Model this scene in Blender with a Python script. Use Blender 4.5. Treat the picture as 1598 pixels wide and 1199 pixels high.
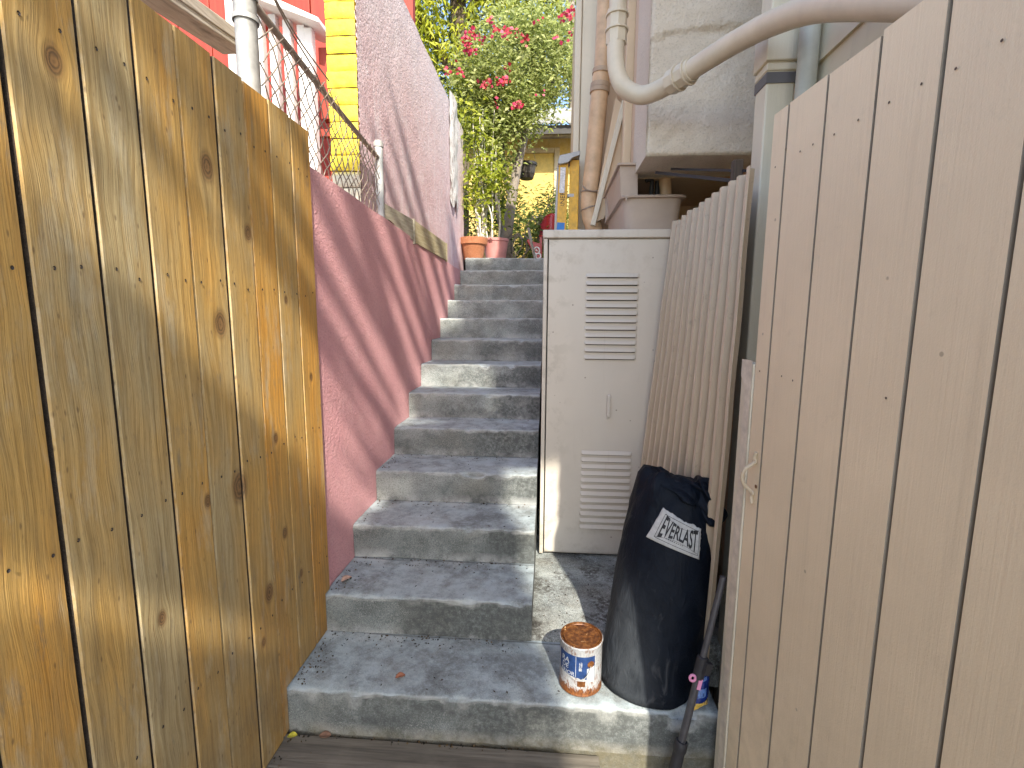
import bpy, math, random
import numpy as np
from mathutils import Vector, Matrix, noise as mn
random.seed(7)
rng = np.random.default_rng(7)
for o in list(bpy.data.objects): bpy.data.objects.remove(o)
sc = bpy.context.scene
COL = sc.collection
# ------------------------------------------------------------------ camera
yaw, pit, rol, EYE, FPX = -.0732, -.1366, .0068, 1.5451, 760.4752
fw = Vector((math.sin(yaw)*math.cos(pit), math.cos(yaw)*math.cos(pit), math.sin(pit)))
r0 = Vector((math.cos(yaw), -math.sin(yaw), 0)); u0 = r0.cross(fw)
rv = r0*math.cos(rol)+u0*math.sin(rol); uv = u0*math.cos(rol)-r0*math.sin(rol)
cd = bpy.data.cameras.new('camera'); cam = bpy.data.objects.new('camera', cd); COL.objects.link(cam)
cd.sensor_width = 36; cd.lens = FPX/1598*36; cd.clip_start = .02; cd.clip_end = 500
cam.matrix_world = Matrix(((rv.x, uv.x, -fw.x, 0), (rv.y, uv.y, -fw.y, 0), (rv.z, uv.z, -fw.z, EYE), (0, 0, 0, 1)))
sc.camera = cam
# ------------------------------------------------------------------ light
SUN = Vector((.30, -1, .85)).normalized()            # towards the sun
w = bpy.data.worlds.new('World'); sc.world = w; w.use_nodes = True
sky = w.node_tree.nodes.new('ShaderNodeTexSky'); sky.sky_type = 'NISHITA'; sky.sun_disc = False
sky.sun_elevation = math.asin(SUN.z); sky.sun_rotation = math.atan2(SUN.x, SUN.y)
sky.dust_density = 1.2
bg = w.node_tree.nodes['Background']; bg.inputs[1].default_value = .15
w.node_tree.links.new(sky.outputs[0], bg.inputs[0])
sd = bpy.data.lights.new('sun', 'SUN'); sd.energy = 3.0; sd.angle = math.radians(.53); sd.color = (1, .93, .80)
so = bpy.data.objects.new('sun', sd); COL.objects.link(so)
so.rotation_euler = SUN.to_track_quat('Z', 'Y').to_euler(); so.location = (3, -10, 12)
sc.view_settings.view_transform = 'Standard'; sc.view_settings.look = 'None'
sc.view_settings.exposure = 1.54; sc.view_settings.gamma = 1
# ------------------------------------------------------------------ node helper
class M:
    def __init__(s, name):
        s.m = bpy.data.materials.new(name); s.m.use_nodes = True; s.t = s.m.node_tree; s.t.nodes.clear()
        s.out = s.t.nodes.new('ShaderNodeOutputMaterial'); s.p = s.t.nodes.new('ShaderNodeBsdfPrincipled')
        s.t.links.new(s.p.outputs[0], s.out.inputs[0])
        s.geo = s.t.nodes.new('ShaderNodeNewGeometry'); s.pos = s.geo.outputs['Position']
    def n(s, ty, ins=None, **at):
        nd = s.t.nodes.new('ShaderNode'+ty)
        for k, v in at.items(): setattr(nd, k, v)
        for k, v in (ins or {}).items(): s.put(nd.inputs[k], v)
        return nd
    def put(s, sock, v):
        if isinstance(v, bpy.types.NodeSocket): s.t.links.new(v, sock)
        else:
            if sock.type == 'RGBA' and len(v) == 3: v = (*v, 1)
            sock.default_value = v
    def math(s, op, a, b=0., c=None, clamp=False):
        i = {0: a, 1: b}
        if c is not None: i[2] = c
        return s.n('Math', i, operation=op, use_clamp=clamp).outputs[0]
    def vm(s, op, a, b): return s.n('VectorMath', {0: a, 1: b}, operation=op).outputs[0]
    def sc(s, v, sx, sy, sz): return s.vm('MULTIPLY', v, (sx, sy, sz))
    def noise(s, v, scale=5., det=4., rough=.55, dist=0.):
        return s.n('TexNoise', {'Vector': v, 'Scale': scale, 'Detail': det, 'Roughness': rough, 'Distortion': dist}).outputs[0]
    def voro(s, v, scale, feat='F1', out=0):
        return s.n('TexVoronoi', {'Vector': v, 'Scale': scale}, feature=feat).outputs[out]
    def ramp(s, f, *stops):
        nd = s.n('ValToRGB', {0: f}); e = nd.color_ramp.elements
        while len(e) < len(stops): e.new(.5)
        for k, (p, c) in enumerate(stops):
            e[k].position = p; e[k].color = (c, c, c, 1) if isinstance(c, (int, float)) else (*c, 1)
        return nd.outputs[0]
    def mr(s, f, a, b, c=0., d=1.): return s.n('MapRange', {0: f, 1: a, 2: b, 3: c, 4: d}).outputs[0]
    def mix(s, f, a, b, blend='MIX'):
        nd = s.n('Mix', data_type='RGBA', blend_type=blend, clamp_factor=True)
        s.put(nd.inputs[0], f); s.put(nd.inputs[6], a); s.put(nd.inputs[7], b); return nd.outputs[2]
    def xyz(s, v=None): return s.n('SeparateXYZ', {0: v or s.pos}).outputs
    def comb(s, x, y, z): return s.n('CombineXYZ', {0: x, 1: y, 2: z}).outputs[0]
    def attr(s, nm): return s.n('Attribute', attribute_name=nm).outputs
    def bump(s, h, st=.3, d=.005, nrm=None):
        i = {'Height': h, 'Strength': st, 'Distance': d}
        if nrm is not None: i['Normal'] = nrm
        return s.n('Bump', i).outputs[0]
    def fin(s, col, rough=.6, nrm=None, metal=0., spec=None, **kw):
        s.put(s.p.inputs['Base Color'], col); s.put(s.p.inputs['Roughness'], rough); s.put(s.p.inputs['Metallic'], metal)
        if nrm is not None: s.put(s.p.inputs['Normal'], nrm)
        if spec is not None: s.put(s.p.inputs['Specular IOR Level'], spec)
        for k, v in kw.items(): s.put(s.p.inputs[k.replace('_', ' ')], v)
        return s.m
def mul(c, k): return tuple(x*k for x in c)
def plain(name, col, rough=.5, metal=0., var=.18, scale=12., bump=.1, bs=120., spec=None):
    """painted or moulded surface: uneven tone, smudges and fine grain"""
    m = M(name); a = m.noise(m.pos, scale, 5, .6); b = m.noise(m.pos, bs, 3)
    c = m.mix(m.mr(a, .3, .7), mul(col, 1-var), mul(col, 1+var*.6))
    return m.fin(c, m.mr(a, .3, .7, rough*.85, min(1, rough*1.15)), m.bump(b, bump, .002), metal, spec)
# ------------------------------------------------------------------ materials
def wood_fence():
    m = M('golden_fence_wood'); x, y, z = m.xyz(); bid = m.attr('bid')[2]
    knots = [(1.345, 1.95, .026), (1.352, 1.52, .026), (1.385, 1.02, .034), (1.51, 1.80, .018), (1.50, .60, .024), (1.24, 1.03, .014),
             (1.60, 1.12, .014), (1.62, .76, .016), (.93, 2.02, .02), (1.72, .55, .012), (.60, 1.25, .04), (1.88, 1.3, .012), (1.72, 1.6, .011), (1.05, .80, .014), (1.45, .45, .012)]
    warp = None; kn = None
    for (ky, kz, r) in knots:
        dy = m.math('SUBTRACT', y, ky); dz = m.math('SUBTRACT', z, kz)
        d2 = m.math('ADD', m.math('POWER', m.math('DIVIDE', dy, r), 2.), m.math('POWER', m.math('DIVIDE', dz, r*1.5), 2.))
        g = m.math('POWER', 2.718, m.math('MULTIPLY', d2, -.22))
        k = m.math('POWER', 2.718, m.math('MULTIPLY', d2, -1.1))
        wv = m.math('MULTIPLY', m.math('MULTIPLY', dy, g), -.75)
        warp = wv if warp is None else m.math('ADD', warp, wv)
        kn = k if kn is None else m.math('MAXIMUM', kn, k)
    off = m.math('MULTIPLY', bid, 37.)
    yy = m.math('ADD', m.math('ADD', y, warp), off)
    wob = m.math('MULTIPLY', m.math('SUBTRACT', m.noise(m.comb(off, m.math('MULTIPLY', y, 3.), z), 2.2, 2), .5), .06)
    yy = m.math('ADD', yy, wob)
    gv = m.comb(0., m.math('MULTIPLY', yy, 1.), m.math('MULTIPLY', z, .035))
    grain = m.noise(gv, 75., 5, .62)
    fine = m.noise(m.comb(0., yy, m.math('MULTIPLY', z, .02)), 330., 3, .6)
    rings = m.n('TexWave', {'Vector': m.comb(0., yy, m.math('MULTIPLY', z, .05)), 'Scale': 16., 'Distortion': 2.6, 'Detail': 3., 'Detail Scale': 1.2}, wave_type='BANDS', bands_direction='Y').outputs[1]
    big = m.noise(m.comb(off, m.math('MULTIPLY', y, 4.), m.math('MULTIPLY', z, 1.3)), 1.3, 4, .6)
    gold = m.mix(m.mr(grain, .3, .7), (.38, .225, .06), (.63, .395, .125))
    orange = m.mix(m.mr(grain, .3, .7), (.46, .215, .034), (.76, .38, .066))
    grey = m.mix(m.mr(grain, .3, .7), (.31, .225, .10), (.53, .42, .225))
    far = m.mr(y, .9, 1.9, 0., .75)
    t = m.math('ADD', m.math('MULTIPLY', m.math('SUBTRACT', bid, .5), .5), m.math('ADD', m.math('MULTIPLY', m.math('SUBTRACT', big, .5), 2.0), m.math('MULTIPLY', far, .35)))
    c = m.mix(m.mr(t, -.35, .1), grey, gold); c = m.mix(m.mr(t, .12, .62), c, orange)
    c = m.mix(m.math('MULTIPLY', m.mr(rings, .55, 1.), .22), c, (.24, .14, .045))
    c = m.mix(m.math('MULTIPLY', m.mr(fine, .50, .75), .5), c, (.19, .115, .04))
    stain = m.noise(m.comb(off, m.math('MULTIPLY', y, 16.), m.math('MULTIPLY', z, 1.6)), 1.6, 5, .65)
    c = m.mix(m.math('MULTIPLY', m.mr(stain, .53, .72), .5), c, (.17, .12, .06))
    edge = m.attr('edge')[2]
    fr = m.noise(m.comb(y, y, m.math('MULTIPLY', z, .4)), 60., 4, .7)
    c = m.mix(m.math('MULTIPLY', m.math('MULTIPLY', edge, m.mr(fr, .45, .62)), .5), c, (.56, .50, .38))
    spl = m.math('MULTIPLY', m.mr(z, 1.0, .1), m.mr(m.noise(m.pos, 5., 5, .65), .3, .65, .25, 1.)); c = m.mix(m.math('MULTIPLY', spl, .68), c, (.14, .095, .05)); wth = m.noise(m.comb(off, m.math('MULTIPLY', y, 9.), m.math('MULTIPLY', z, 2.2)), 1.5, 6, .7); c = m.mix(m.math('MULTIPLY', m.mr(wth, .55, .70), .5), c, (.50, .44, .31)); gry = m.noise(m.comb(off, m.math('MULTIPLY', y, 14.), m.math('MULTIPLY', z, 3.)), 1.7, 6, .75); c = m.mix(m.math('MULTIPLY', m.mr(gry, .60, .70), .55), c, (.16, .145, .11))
    pore = m.noise(m.comb(0., y, m.math('MULTIPLY', z, .12)), 260., 3, .75); c = m.mix(m.math('MULTIPLY', m.mr(pore, .56, .72), .5), c, (.15, .09, .035))
    kr = m.math('SINE', m.math('ADD', m.math('MULTIPLY', kn, 24.), m.math('MULTIPLY', m.noise(m.pos, 55., 4, .7), 9.)))
    kc = m.mix(m.mr(kr, -1., 1.), (.055, .028, .012), (.22, .11, .04))
    c = m.mix(m.math('MULTIPLY', m.mr(kn, .12, .6), .85), c, kc)
    dots = m.voro(m.comb(0., m.math('MULTIPLY', yy, 1.), m.math('MULTIPLY', z, .35)), 42.)
    c = m.mix(m.math('MULTIPLY', m.mr(dots, .13, .05), .6), c, (.11, .065, .03))
    h = m.math('ADD', m.math('MULTIPLY', grain, .7), m.math('ADD', m.math('MULTIPLY', fine, .5), m.math('MULTIPLY', kn, -.8)))
    return m.fin(c, .68, m.bump(h, .55, .004))
def wood_grey(name, a, b, axis='x', sc_=1.):
    m = M(name); x, y, z = m.xyz()
    v = {'x': m.comb(m.math('MULTIPLY', x, .05), y, z), 'y': m.comb(x, m.math('MULTIPLY', y, .05), z), 'z': m.comb(x, y, m.math('MULTIPLY', z, .05))}[axis]
    g = m.noise(v, 70*sc_, 6, .65, .6); s = m.noise(v, 14*sc_, 4, .6, 1.2); d = m.noise(m.pos, 6., 4)
    c = m.mix(m.mr(g, .3, .7), a, b); c = m.mix(m.math('MULTIPLY', m.mr(s, .55, .75), .75), c, mul(a, .35))
    c = m.mix(m.math('MULTIPLY', m.mr(d, .5, .7), .35), c, mul(b, 1.2))
    return m.fin(c, .8, m.bump(g, .6, .004))
T0, RISE, TREAD = 1.5757, .17, .3402
def concrete(name, stepped=True, k=1.):
    m = M(name); x, y, z = m.xyz(); nz = m.xyz(m.geo.outputs['Normal'])[2]
    a = m.noise(m.pos, 3.2, 6, .62); b = m.noise(m.pos, 13., 6, .68); sp = m.noise(m.pos, 190., 3, .75); sp2 = m.noise(m.pos, 55., 4, .7)
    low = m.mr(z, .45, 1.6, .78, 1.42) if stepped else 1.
    c = m.mix(m.mr(b, .3, .7), mul((.20, .232, .228), k), mul((.36, .395, .388), k))
    mac = m.noise(m.sc(m.pos, 1., 1.6, 1.3), 4.2, 5, .6); c = m.mix(m.math('MULTIPLY', m.mr(mac, .53, .38), .75), c, (.085, .096, .096)); c = m.mix(m.math('MULTIPLY', m.mr(mac, .54, .70), .5), c, mul((.50, .53, .525), k))
    gr = m.noise(m.pos, 240., 2, .8); c = m.mix(m.math('MULTIPLY', m.mr(gr, .50, .64), .65), c, mul((.60, .61, .58), k))
    c = m.mix(m.math('MULTIPLY', m.mr(a, .45, .68), .45), c, mul((.33, .30, .235), k))
    c = m.mix(m.math('MULTIPLY', m.mr(sp, .49, .64), .72), c, (.075, .078, .078))
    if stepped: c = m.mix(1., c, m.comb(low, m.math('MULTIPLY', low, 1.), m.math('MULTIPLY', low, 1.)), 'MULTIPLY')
    if stepped:
        rz = m.math('FRACT', m.math('DIVIDE', m.math('ADD', z, .0005), RISE)); ry = m.math('FRACT', m.math('DIVIDE', m.math('SUBTRACT', y, T0), TREAD))
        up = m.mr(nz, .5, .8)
        # dark lichen: on risers, most of it towards the right-hand end
        lv = m.noise(m.comb(m.math('MULTIPLY', x, 1.), m.math('MULTIPLY', y, 3.1), m.math('MULTIPLY', z, 1.6)), 2.6, 5, .62)
        side = m.mr(x, -.75, -.12, -.07, .19)
        lich = m.mr(m.math('ADD', lv, side), .47, .60)
        lich = m.math('MULTIPLY', lich, m.mr(sp2, .32, .60, .25, 1.))
        lich = m.math('MULTIPLY', lich, m.mr(z, 1.0, 1.5, 1., .45))
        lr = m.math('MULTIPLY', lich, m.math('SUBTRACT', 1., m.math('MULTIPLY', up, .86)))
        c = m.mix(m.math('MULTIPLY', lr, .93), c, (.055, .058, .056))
        c = m.mix(m.math('MULTIPLY', up, m.mr(b, .36, .60, .22, .72)), c, (.46, .55, .585)); gm = m.noise(m.pos, 3.6, 6, .68); c = m.mix(m.math('MULTIPLY', m.math('MULTIPLY', up, m.mr(gm, .49, .60)), m.mr(sp2, .36, .58, .2, .62)), c, (.115, .124, .122)); c = m.mix(m.math('MULTIPLY', m.math('SUBTRACT', 1., up), .30), c, (.11, .125, .122))  # treads paler and bluer, risers darker: skylight put into the colour
        # pale lime bloom along the foot of risers and the back of treads
        wn = m.noise(m.comb(m.math('MULTIPLY', x, 1.2), y, z), 7., 5, .65)
        foot = m.math('MULTIPLY', m.math('SUBTRACT', 1., up), m.mr(rz, .30, .02)); back = m.math('MULTIPLY', up, m.mr(ry, .72, .98))
        bl = m.math('MULTIPLY', m.math('MAXIMUM', foot, back), m.mr(wn, .42, .62))
        c = m.mix(m.math('MULTIPLY', bl, .5), c, mul((.60, .61, .60), 1.))
        nose = m.math('MULTIPLY', m.mr(nz, .12, .3), m.mr(nz, .97, .85))
        c = m.mix(m.math('MULTIPLY', nose, m.mr(wn, .40, .65, .05, .45)), c, (.50, .51, .48))
        crack = m.math('MULTIPLY', m.math('MULTIPLY', up, m.mr(ry, .965, .995)), m.mr(b, .35, .55)); c = m.mix(m.math('MULTIPLY', crack, .8), c, (.05, .045, .04))
    else:
        dirt = m.math('MULTIPLY', m.mr(m.noise(m.pos, 5., 5, .65), .46, .6), m.mr(sp2, .38, .56))
        c = m.mix(m.math('MULTIPLY', dirt, .85), c, (.05, .042, .034))
    if stepped:
        alg = m.math('MULTIPLY', m.math('MULTIPLY', m.mr(z, .05, -.0), m.math('SUBTRACT', 1., up)), m.mr(b, .3, .6, .3, 1.)); c = m.mix(m.math('MULTIPLY', alg, .6), c, (.17, .14, .07))
    crumbs = m.mr(m.voro(m.pos, 38.), .11, .05); keep = m.mr(m.noise(m.pos, 9., 2), .5, .56)
    c = m.mix(m.math('MULTIPLY', m.math('MULTIPLY', crumbs, keep), .55), c, (.035, .028, .022))
    h = m.math('ADD', m.math('MULTIPLY', sp, .5), m.math('ADD', sp2, m.math('MULTIPLY', b, .8)))
    return m.fin(c, .88, m.bump(h, .55, .006))
def stucco(name, a, b, pale, palek=.4, bsc=85., bst=.8, streak=True):
    m = M(name); x, y, z = m.xyz()
    n1 = m.noise(m.pos, 2.3, 6, .62); n2 = m.noise(m.pos, bsc, 4, .6); n3 = m.noise(m.pos, bsc*.45, 3, .55); n4 = m.noise(m.pos, 11., 5, .65)
    c = m.mix(m.mr(n1, .3, .7), a, b)
    c = m.mix(m.math('MULTIPLY', m.mr(n4, .52, .74), palek), c, pale)
    c = m.mix(m.math('MULTIPLY', m.mr(n2, .52, .7), .42), c, mul(a, .55))
    if streak:
        s = m.noise(m.comb(m.math('MULTIPLY', x, 5.), m.math('MULTIPLY', y, 5.), m.math('MULTIPLY', z, .7)), 2.4, 5, .65)
        c = m.mix(m.math('MULTIPLY', m.mr(s, .52, .72), palek), c, pale)
        c = m.mix(m.math('MULTIPLY', m.mr(s, .46, .28), .35), c, mul(a, .62))
    h = m.math('ADD', n2, m.math('MULTIPLY', n3, .9))
    return m.fin(c, .9, m.bump(h, bst, .010))
def beige(name, col, rough=.5, grain=True):
    m = M(name); x, y, z = m.xyz()
    a = m.noise(m.pos, 2.2, 4, .6); g = m.noise(m.comb(m.math('MULTIPLY', x, 1.), y, m.math('MULTIPLY', z, .03)), 110., 4, .6, .5)
    sp = m.noise(m.pos, 260., 2); d = m.noise(m.pos, 17., 5, .7)
    c = m.mix(m.mr(a, .3, .7), mul(col, .92), mul(col, 1.06)); c = m.mix(m.math('MULTIPLY', m.mr(d, .6, .78), .22), c, mul(col, .55))
    c = m.mix(m.math('MULTIPLY', m.mr(m.voro(m.pos, 9.), .045, .03), .55), c, mul(col, .30))
    ft = m.math('MULTIPLY', m.mr(z, .75, .0), m.mr(d, .40, .62, .25, 1.)); c = m.mix(m.math('MULTIPLY', ft, .45), c, mul(col, .5)); dr = m.noise(m.comb(m.math('MULTIPLY', x, 9.), m.math('MULTIPLY', y, 9.), m.math('MULTIPLY', z, .5)), 2.2, 5, .7); c = m.mix(m.math('MULTIPLY', m.mr(dr, .56, .72), .22), c, mul(col, .6))
    h = m.math('ADD', m.math('MULTIPLY', g, 1. if grain else 0.), m.math('MULTIPLY', sp, .45))
    return m.fin(c, m.mr(d, .3, .7, rough*.85, rough*1.2), m.bump(h, .28, .003))
def cab_paint():
    m = M('beige_locker_paint'); x, y, z = m.xyz()
    a = m.noise(m.pos, 2.5, 5, .6); d = m.noise(m.pos, 9., 6, .7); s = m.noise(m.comb(m.math('MULTIPLY', x, 14.), y, m.math('MULTIPLY', z, 1.2)), 1.5, 5, .7)
    col = (.58, .53, .455)
    c = m.mix(m.mr(a, .3, .7), mul(col, .95), mul(col, 1.04))
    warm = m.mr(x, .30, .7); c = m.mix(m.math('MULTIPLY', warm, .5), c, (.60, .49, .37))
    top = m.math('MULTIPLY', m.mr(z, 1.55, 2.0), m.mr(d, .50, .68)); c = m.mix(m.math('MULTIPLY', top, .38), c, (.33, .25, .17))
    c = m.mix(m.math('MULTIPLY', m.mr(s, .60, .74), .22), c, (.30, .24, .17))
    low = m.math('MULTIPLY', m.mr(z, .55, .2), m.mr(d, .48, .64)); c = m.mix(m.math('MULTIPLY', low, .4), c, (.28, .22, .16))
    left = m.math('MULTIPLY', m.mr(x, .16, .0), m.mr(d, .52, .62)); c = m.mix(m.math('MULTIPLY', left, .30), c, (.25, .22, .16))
    c = m.mix(m.math('MULTIPLY', m.mr(m.voro(m.pos, 11.), .06, .035), .6), c, (.12, .08, .05))
    return m.fin(c, .42, m.bump(d, .12, .004))
def leafmat(name, trans=.35, rough=.5):
    m = M(name); c = m.attr('col')[0]; n = m.noise(m.pos, 40., 3)
    c2 = m.mix(m.mr(n, .3, .7), c, m.mix(.5, c, (.5, .5, .5), 'MULTIPLY'))
    m.put(m.p.inputs['Base Color'], c2); m.put(m.p.inputs['Roughness'], rough)
    tr = m.n('BsdfTranslucent', {0: c2}); mx = m.n('MixShader', {0: trans, 1: m.p.outputs[0], 2: tr.outputs[0]})
    m.t.links.new(mx.outputs[0], m.out.inputs[0]); return m.m
def blocks_yellow():
    m = M('yellow_block_paint'); n = m.noise(m.pos, 25., 5, .65); b = m.noise(m.pos, 120., 3)
    c = m.mix(m.mr(n, .3, .7), (.80, .60, .03), (.86, .70, .07)); c = m.mix(m.mr(n, .66, .76), c, (.55, .42, .12))
    c = m.mix(m.mr(m.xyz()[2], 2.33, 2.30), c, (.62, .58, .44))
    return m.fin(c, .7, m.bump(b, .5, .004))
def corr_mat():
    m = M('cloudy_fibreglass'); x, y, z = m.xyz(); u = m.attr('edge')[2]
    s = m.noise(m.comb(m.math('MULTIPLY', y, 11.), 0., m.math('MULTIPLY', z, .5)), 3., 5, .65); d = m.noise(m.pos, 20., 5, .7)
    c = m.mix(m.mr(s, .35, .65), (.26, .165, .09), (.44, .31, .19)); c = m.mix(m.math('MULTIPLY', u, .66), c, (.86, .74, .56))
    c = m.mix(m.math('MULTIPLY', m.mr(s, .56, .72), .5), c, (.22, .17, .12)); c = m.mix(m.math('MULTIPLY', m.mr(d, .6, .72), .4), c, (.16, .13, .10))
    m.put(m.p.inputs['Base Color'], c); m.put(m.p.inputs['Roughness'], .32)
    tr = m.n('BsdfTranslucent', {0: c}); mx = m.n('MixShader', {0: .12, 1: m.p.outputs[0], 2: tr.outputs[0]})
    m.t.links.new(mx.outputs[0], m.out.inputs[0]); return m.m
def vinyl():
    m = M('dark_navy_vinyl'); a = m.noise(m.pos, 7., 5, .65, .8); b = m.noise(m.pos, 300., 2); w_ = m.noise(m.sc(m.pos, 1., 1., .45), 16., 4, .6, 1.5)
    c = m.mix(m.mr(a, .35, .7), (.0035, .006, .011), (.009, .013, .021)); xs_, ys_, zs_ = m.xyz(); du = m.math('MULTIPLY', m.mr(xs_, .43, .33), m.math('MULTIPLY', m.mr(zs_, .66, .40), m.mr(a, .3, .6, .5, 1.))); c = m.mix(m.math('MULTIPLY', du, .48), c, (.085, .093, .10)); c = m.mix(m.math('MULTIPLY', m.mr(w_, .60, .78), .4), c, (.10, .105, .112))  # lower left side paler: sunlight put into the vinyl colour
    h = m.math('ADD', m.math('MULTIPLY', w_, 1.6), m.math('MULTIPLY', b, .15))
    return m.fin(c, m.mr(a, .3, .7, .48, .66), m.bump(h, .4, .012), 0., .12)
def can_mat():
    m = M('scuffed_can_paint'); x, y, z = m.xyz(); n = m.noise(m.sc(m.pos, 1., 1., .35), 70., 5, .7); n2 = m.noise(m.pos, 120., 4, .7)
    c = m.mix(m.mr(n2, .4, .7), (.42, .43, .44), (.25, .255, .26))
    c = m.mix(m.math('MULTIPLY', m.mr(n, .54, .62), .85), c, (.17, .07, .03))
    rz = m.math('ADD', z, m.math('MULTIPLY', m.math('SUBTRACT', n, .5), .16))
    c = m.mix(m.mr(rz, .208, .200), c, m.mix(m.mr(n2, .35, .65), (.07, .022, .008), (.24, .085, .02)))
    return m.fin(c, .42, m.bump(n2, .25, .002))
def rust():
    m = M('orange_rust'); n = m.noise(m.pos, 55., 6, .7); v = m.voro(m.pos, 60.)
    c = m.ramp(n, (.34, (.05, .016, .006)), (.52, (.14, .05, .013)), (.70, (.30, .13, .035)))
    c = m.mix(m.mr(m.noise(m.pos, 28., 3), .63, .68), c, (.58, .36, .17))
    return m.fin(c, m.mr(n, .3, .7, .28, .6), m.bump(n, .5, .003), .25)
def paint_chips(name, base, chip, lim=.58, sc_=18.):
    m = M(name); n = m.noise(m.sc(m.pos, 1., 1., .4), sc_, 6, .72); a = m.noise(m.pos, 4., 3)
    c = m.mix(m.mr(a, .3, .7), mul(base, .9), mul(base, 1.05)); c = m.mix(m.mr(n, lim, lim+.03), c, chip)
    return m.fin(c, .7, m.bump(n, .3, .004))
def red_boards():
    m = M('red_board_paint'); x, y, z = m.xyz(); s = m.noise(m.comb(m.math('MULTIPLY', x, 9.), y, m.math('MULTIPLY', z, .6)), 2.5, 5, .65)
    c = m.mix(m.mr(s, .3, .7), (.28, .026, .014), (.40, .05, .024)); c = m.mix(m.mr(m.voro(m.pos, 5.), .05, .035), c, (.12, .02, .01))
    return m.fin(c, .6, m.bump(s, .25, .004))
def dirt_mat(name, a, b, sc_=6.):
    m = M(name); n = m.noise(m.pos, sc_, 7, .7); f = m.noise(m.pos, sc_*14, 4, .7)
    c = m.mix(m.mr(n, .3, .7), a, b); c = m.mix(m.mr(f, .5, .7), c, mul(a, .5)); return m.fin(c, .95, m.bump(f, .7, .01))
MW = wood_fence()
MGAP = dirt_mat('dark_board_edge', (.035, .024, .015), (.10, .07, .045), 30.)  # board sides coloured darker than the board faces
MDK = plain('deep_gap', (.02, .016, .012), .9)
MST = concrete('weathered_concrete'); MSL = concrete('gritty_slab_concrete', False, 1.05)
MPINK = stucco('pink_stucco', (.68, .335, .355), (.76, .405, .415), (.80, .50, .50), .3, 120., .8, False)
MPALE = None
_s = stucco
def stucco_pale(*a):
    mt = _s(*a); t = mt.node_tree; p = [n for n in t.nodes if n.type == 'BSDF_PRINCIPLED'][0]; src = p.inputs[0].links[0].from_socket
    g = t.nodes.new('ShaderNodeNewGeometry'); sx = t.nodes.new('ShaderNodeSeparateXYZ'); t.links.new(g.outputs['Position'], sx.inputs[0]); nn = t.nodes.new('ShaderNodeTexNoise'); nn.inputs['Scale'].default_value = 3.5; nn.inputs['Detail'].default_value = 6; t.links.new(g.outputs['Position'], nn.inputs['Vector'])
    ad = t.nodes.new('ShaderNodeMath'); ad.operation = 'ADD'; t.links.new(sx.outputs[2], ad.inputs[0]); t.links.new(nn.outputs[0], ad.inputs[1]); mr = t.nodes.new('ShaderNodeMapRange'); t.links.new(ad.outputs[0], mr.inputs[0]); mr.inputs[1].default_value = 3.1; mr.inputs[2].default_value = 4.2; mr.inputs[3].default_value = 0; mr.inputs[4].default_value = .8
    mx = t.nodes.new('ShaderNodeMix'); mx.data_type = 'RGBA'; t.links.new(mr.outputs[0], mx.inputs[0]); t.links.new(src, mx.inputs[6]); mx.inputs[7].default_value = (.72, .66, .69, 1); t.links.new(mx.outputs[2], p.inputs[0]); return mt
MPALE = stucco_pale('faded_pink_stucco', (.66, .46, .48), (.74, .55, .58), (.80, .74, .77), .6, 75., .6)
MWST = stucco('warm_white_stucco', (.64, .565, .465), (.70, .62, .51), (.72, .64, .53), .3, 115., .6, False)
MB = beige('beige_board_paint', (.79, .665, .47)); MBT = beige('beige_trim_paint', (.66, .60, .47)); MBS = beige('beige_smooth_paint', (.62, .56, .42), .5, False)
MBW = beige('warm_beige_paint', (.62, .47, .31), .55, False)
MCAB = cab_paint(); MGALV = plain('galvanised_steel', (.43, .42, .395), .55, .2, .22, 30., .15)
MWHITE = plain('white_paint', (.78, .76, .72), .55, 0, .10, 9., .2); MCHIP = paint_chips('flaking_white_paint', (.70, .68, .66), (.36, .30, .27), .54, 26.)
MRED = red_boards(); MREDD = plain('dark_red_paint', (.30, .04, .02), .6); MYEL = blocks_yellow()
MRUSTW = plain('rusty_wire', (.30, .235, .18), .6, .1, .35, 40.); MLEAF = leafmat('leaf', .5)
MTERRA = dirt_mat('terracotta_clay', (.40, .15, .065), (.52, .22, .11), 14.); MPPOT = plain('pink_plastic', (.60, .26, .235), .5, 0, .12)
MBARK = dirt_mat('grey_bark', (.20, .165, .13), (.36, .31, .26), 16.); MSTEM = plain('pale_stem', (.62, .58, .50), .7, 0, .25, 40.); MBARKD = dirt_mat('dark_bark', (.07, .05, .035), (.15, .115, .085), 9.)
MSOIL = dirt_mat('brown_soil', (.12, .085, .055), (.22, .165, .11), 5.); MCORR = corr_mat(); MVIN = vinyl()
MPATCH = plain('worn_label_fabric', (.50, .50, .48), .7, 0, .2, 60., .4, 300.); MBLK = plain('black_ink', (.012, .012, .014), .6); MCAN = can_mat(); MRUST = rust()
MBLUE = plain('blue_label', (.015, .045, .15), .45, 0, .4, 50.); MPOLE = plain('dark_grey_tube', (.085, .085, .095), .4, .3, .2, 60.); MRUB = plain('black_rubber', (.022, .022, .026), .6)
MTUB = plain('grey_tub_plastic', (.43, .335, .265), .45, 0, .10, 8., .06); MLAD = plain('yellow_fibreglass', (.70, .40, .035), .45, 0, .25, 30.); MALU = plain('aluminium', (.30, .30, .30), .4, .5, .15, 30.)
MCHAIR = plain('red_plastic', (.38, .018, .022), .3, 0, .15); MYWALL = stucco('yellow_stucco', (.66, .47, .13), (.74, .56, .20), (.75, .66, .42), .35, 40., .5, True)
MPIPE = plain('weathered_beige_pipe', (.58, .40, .24), .5, 0, .22, 14., .15); MCOND = plain('beige_conduit_paint', (.60, .52, .40), .42, 0, .10, 12., .1)
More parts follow.
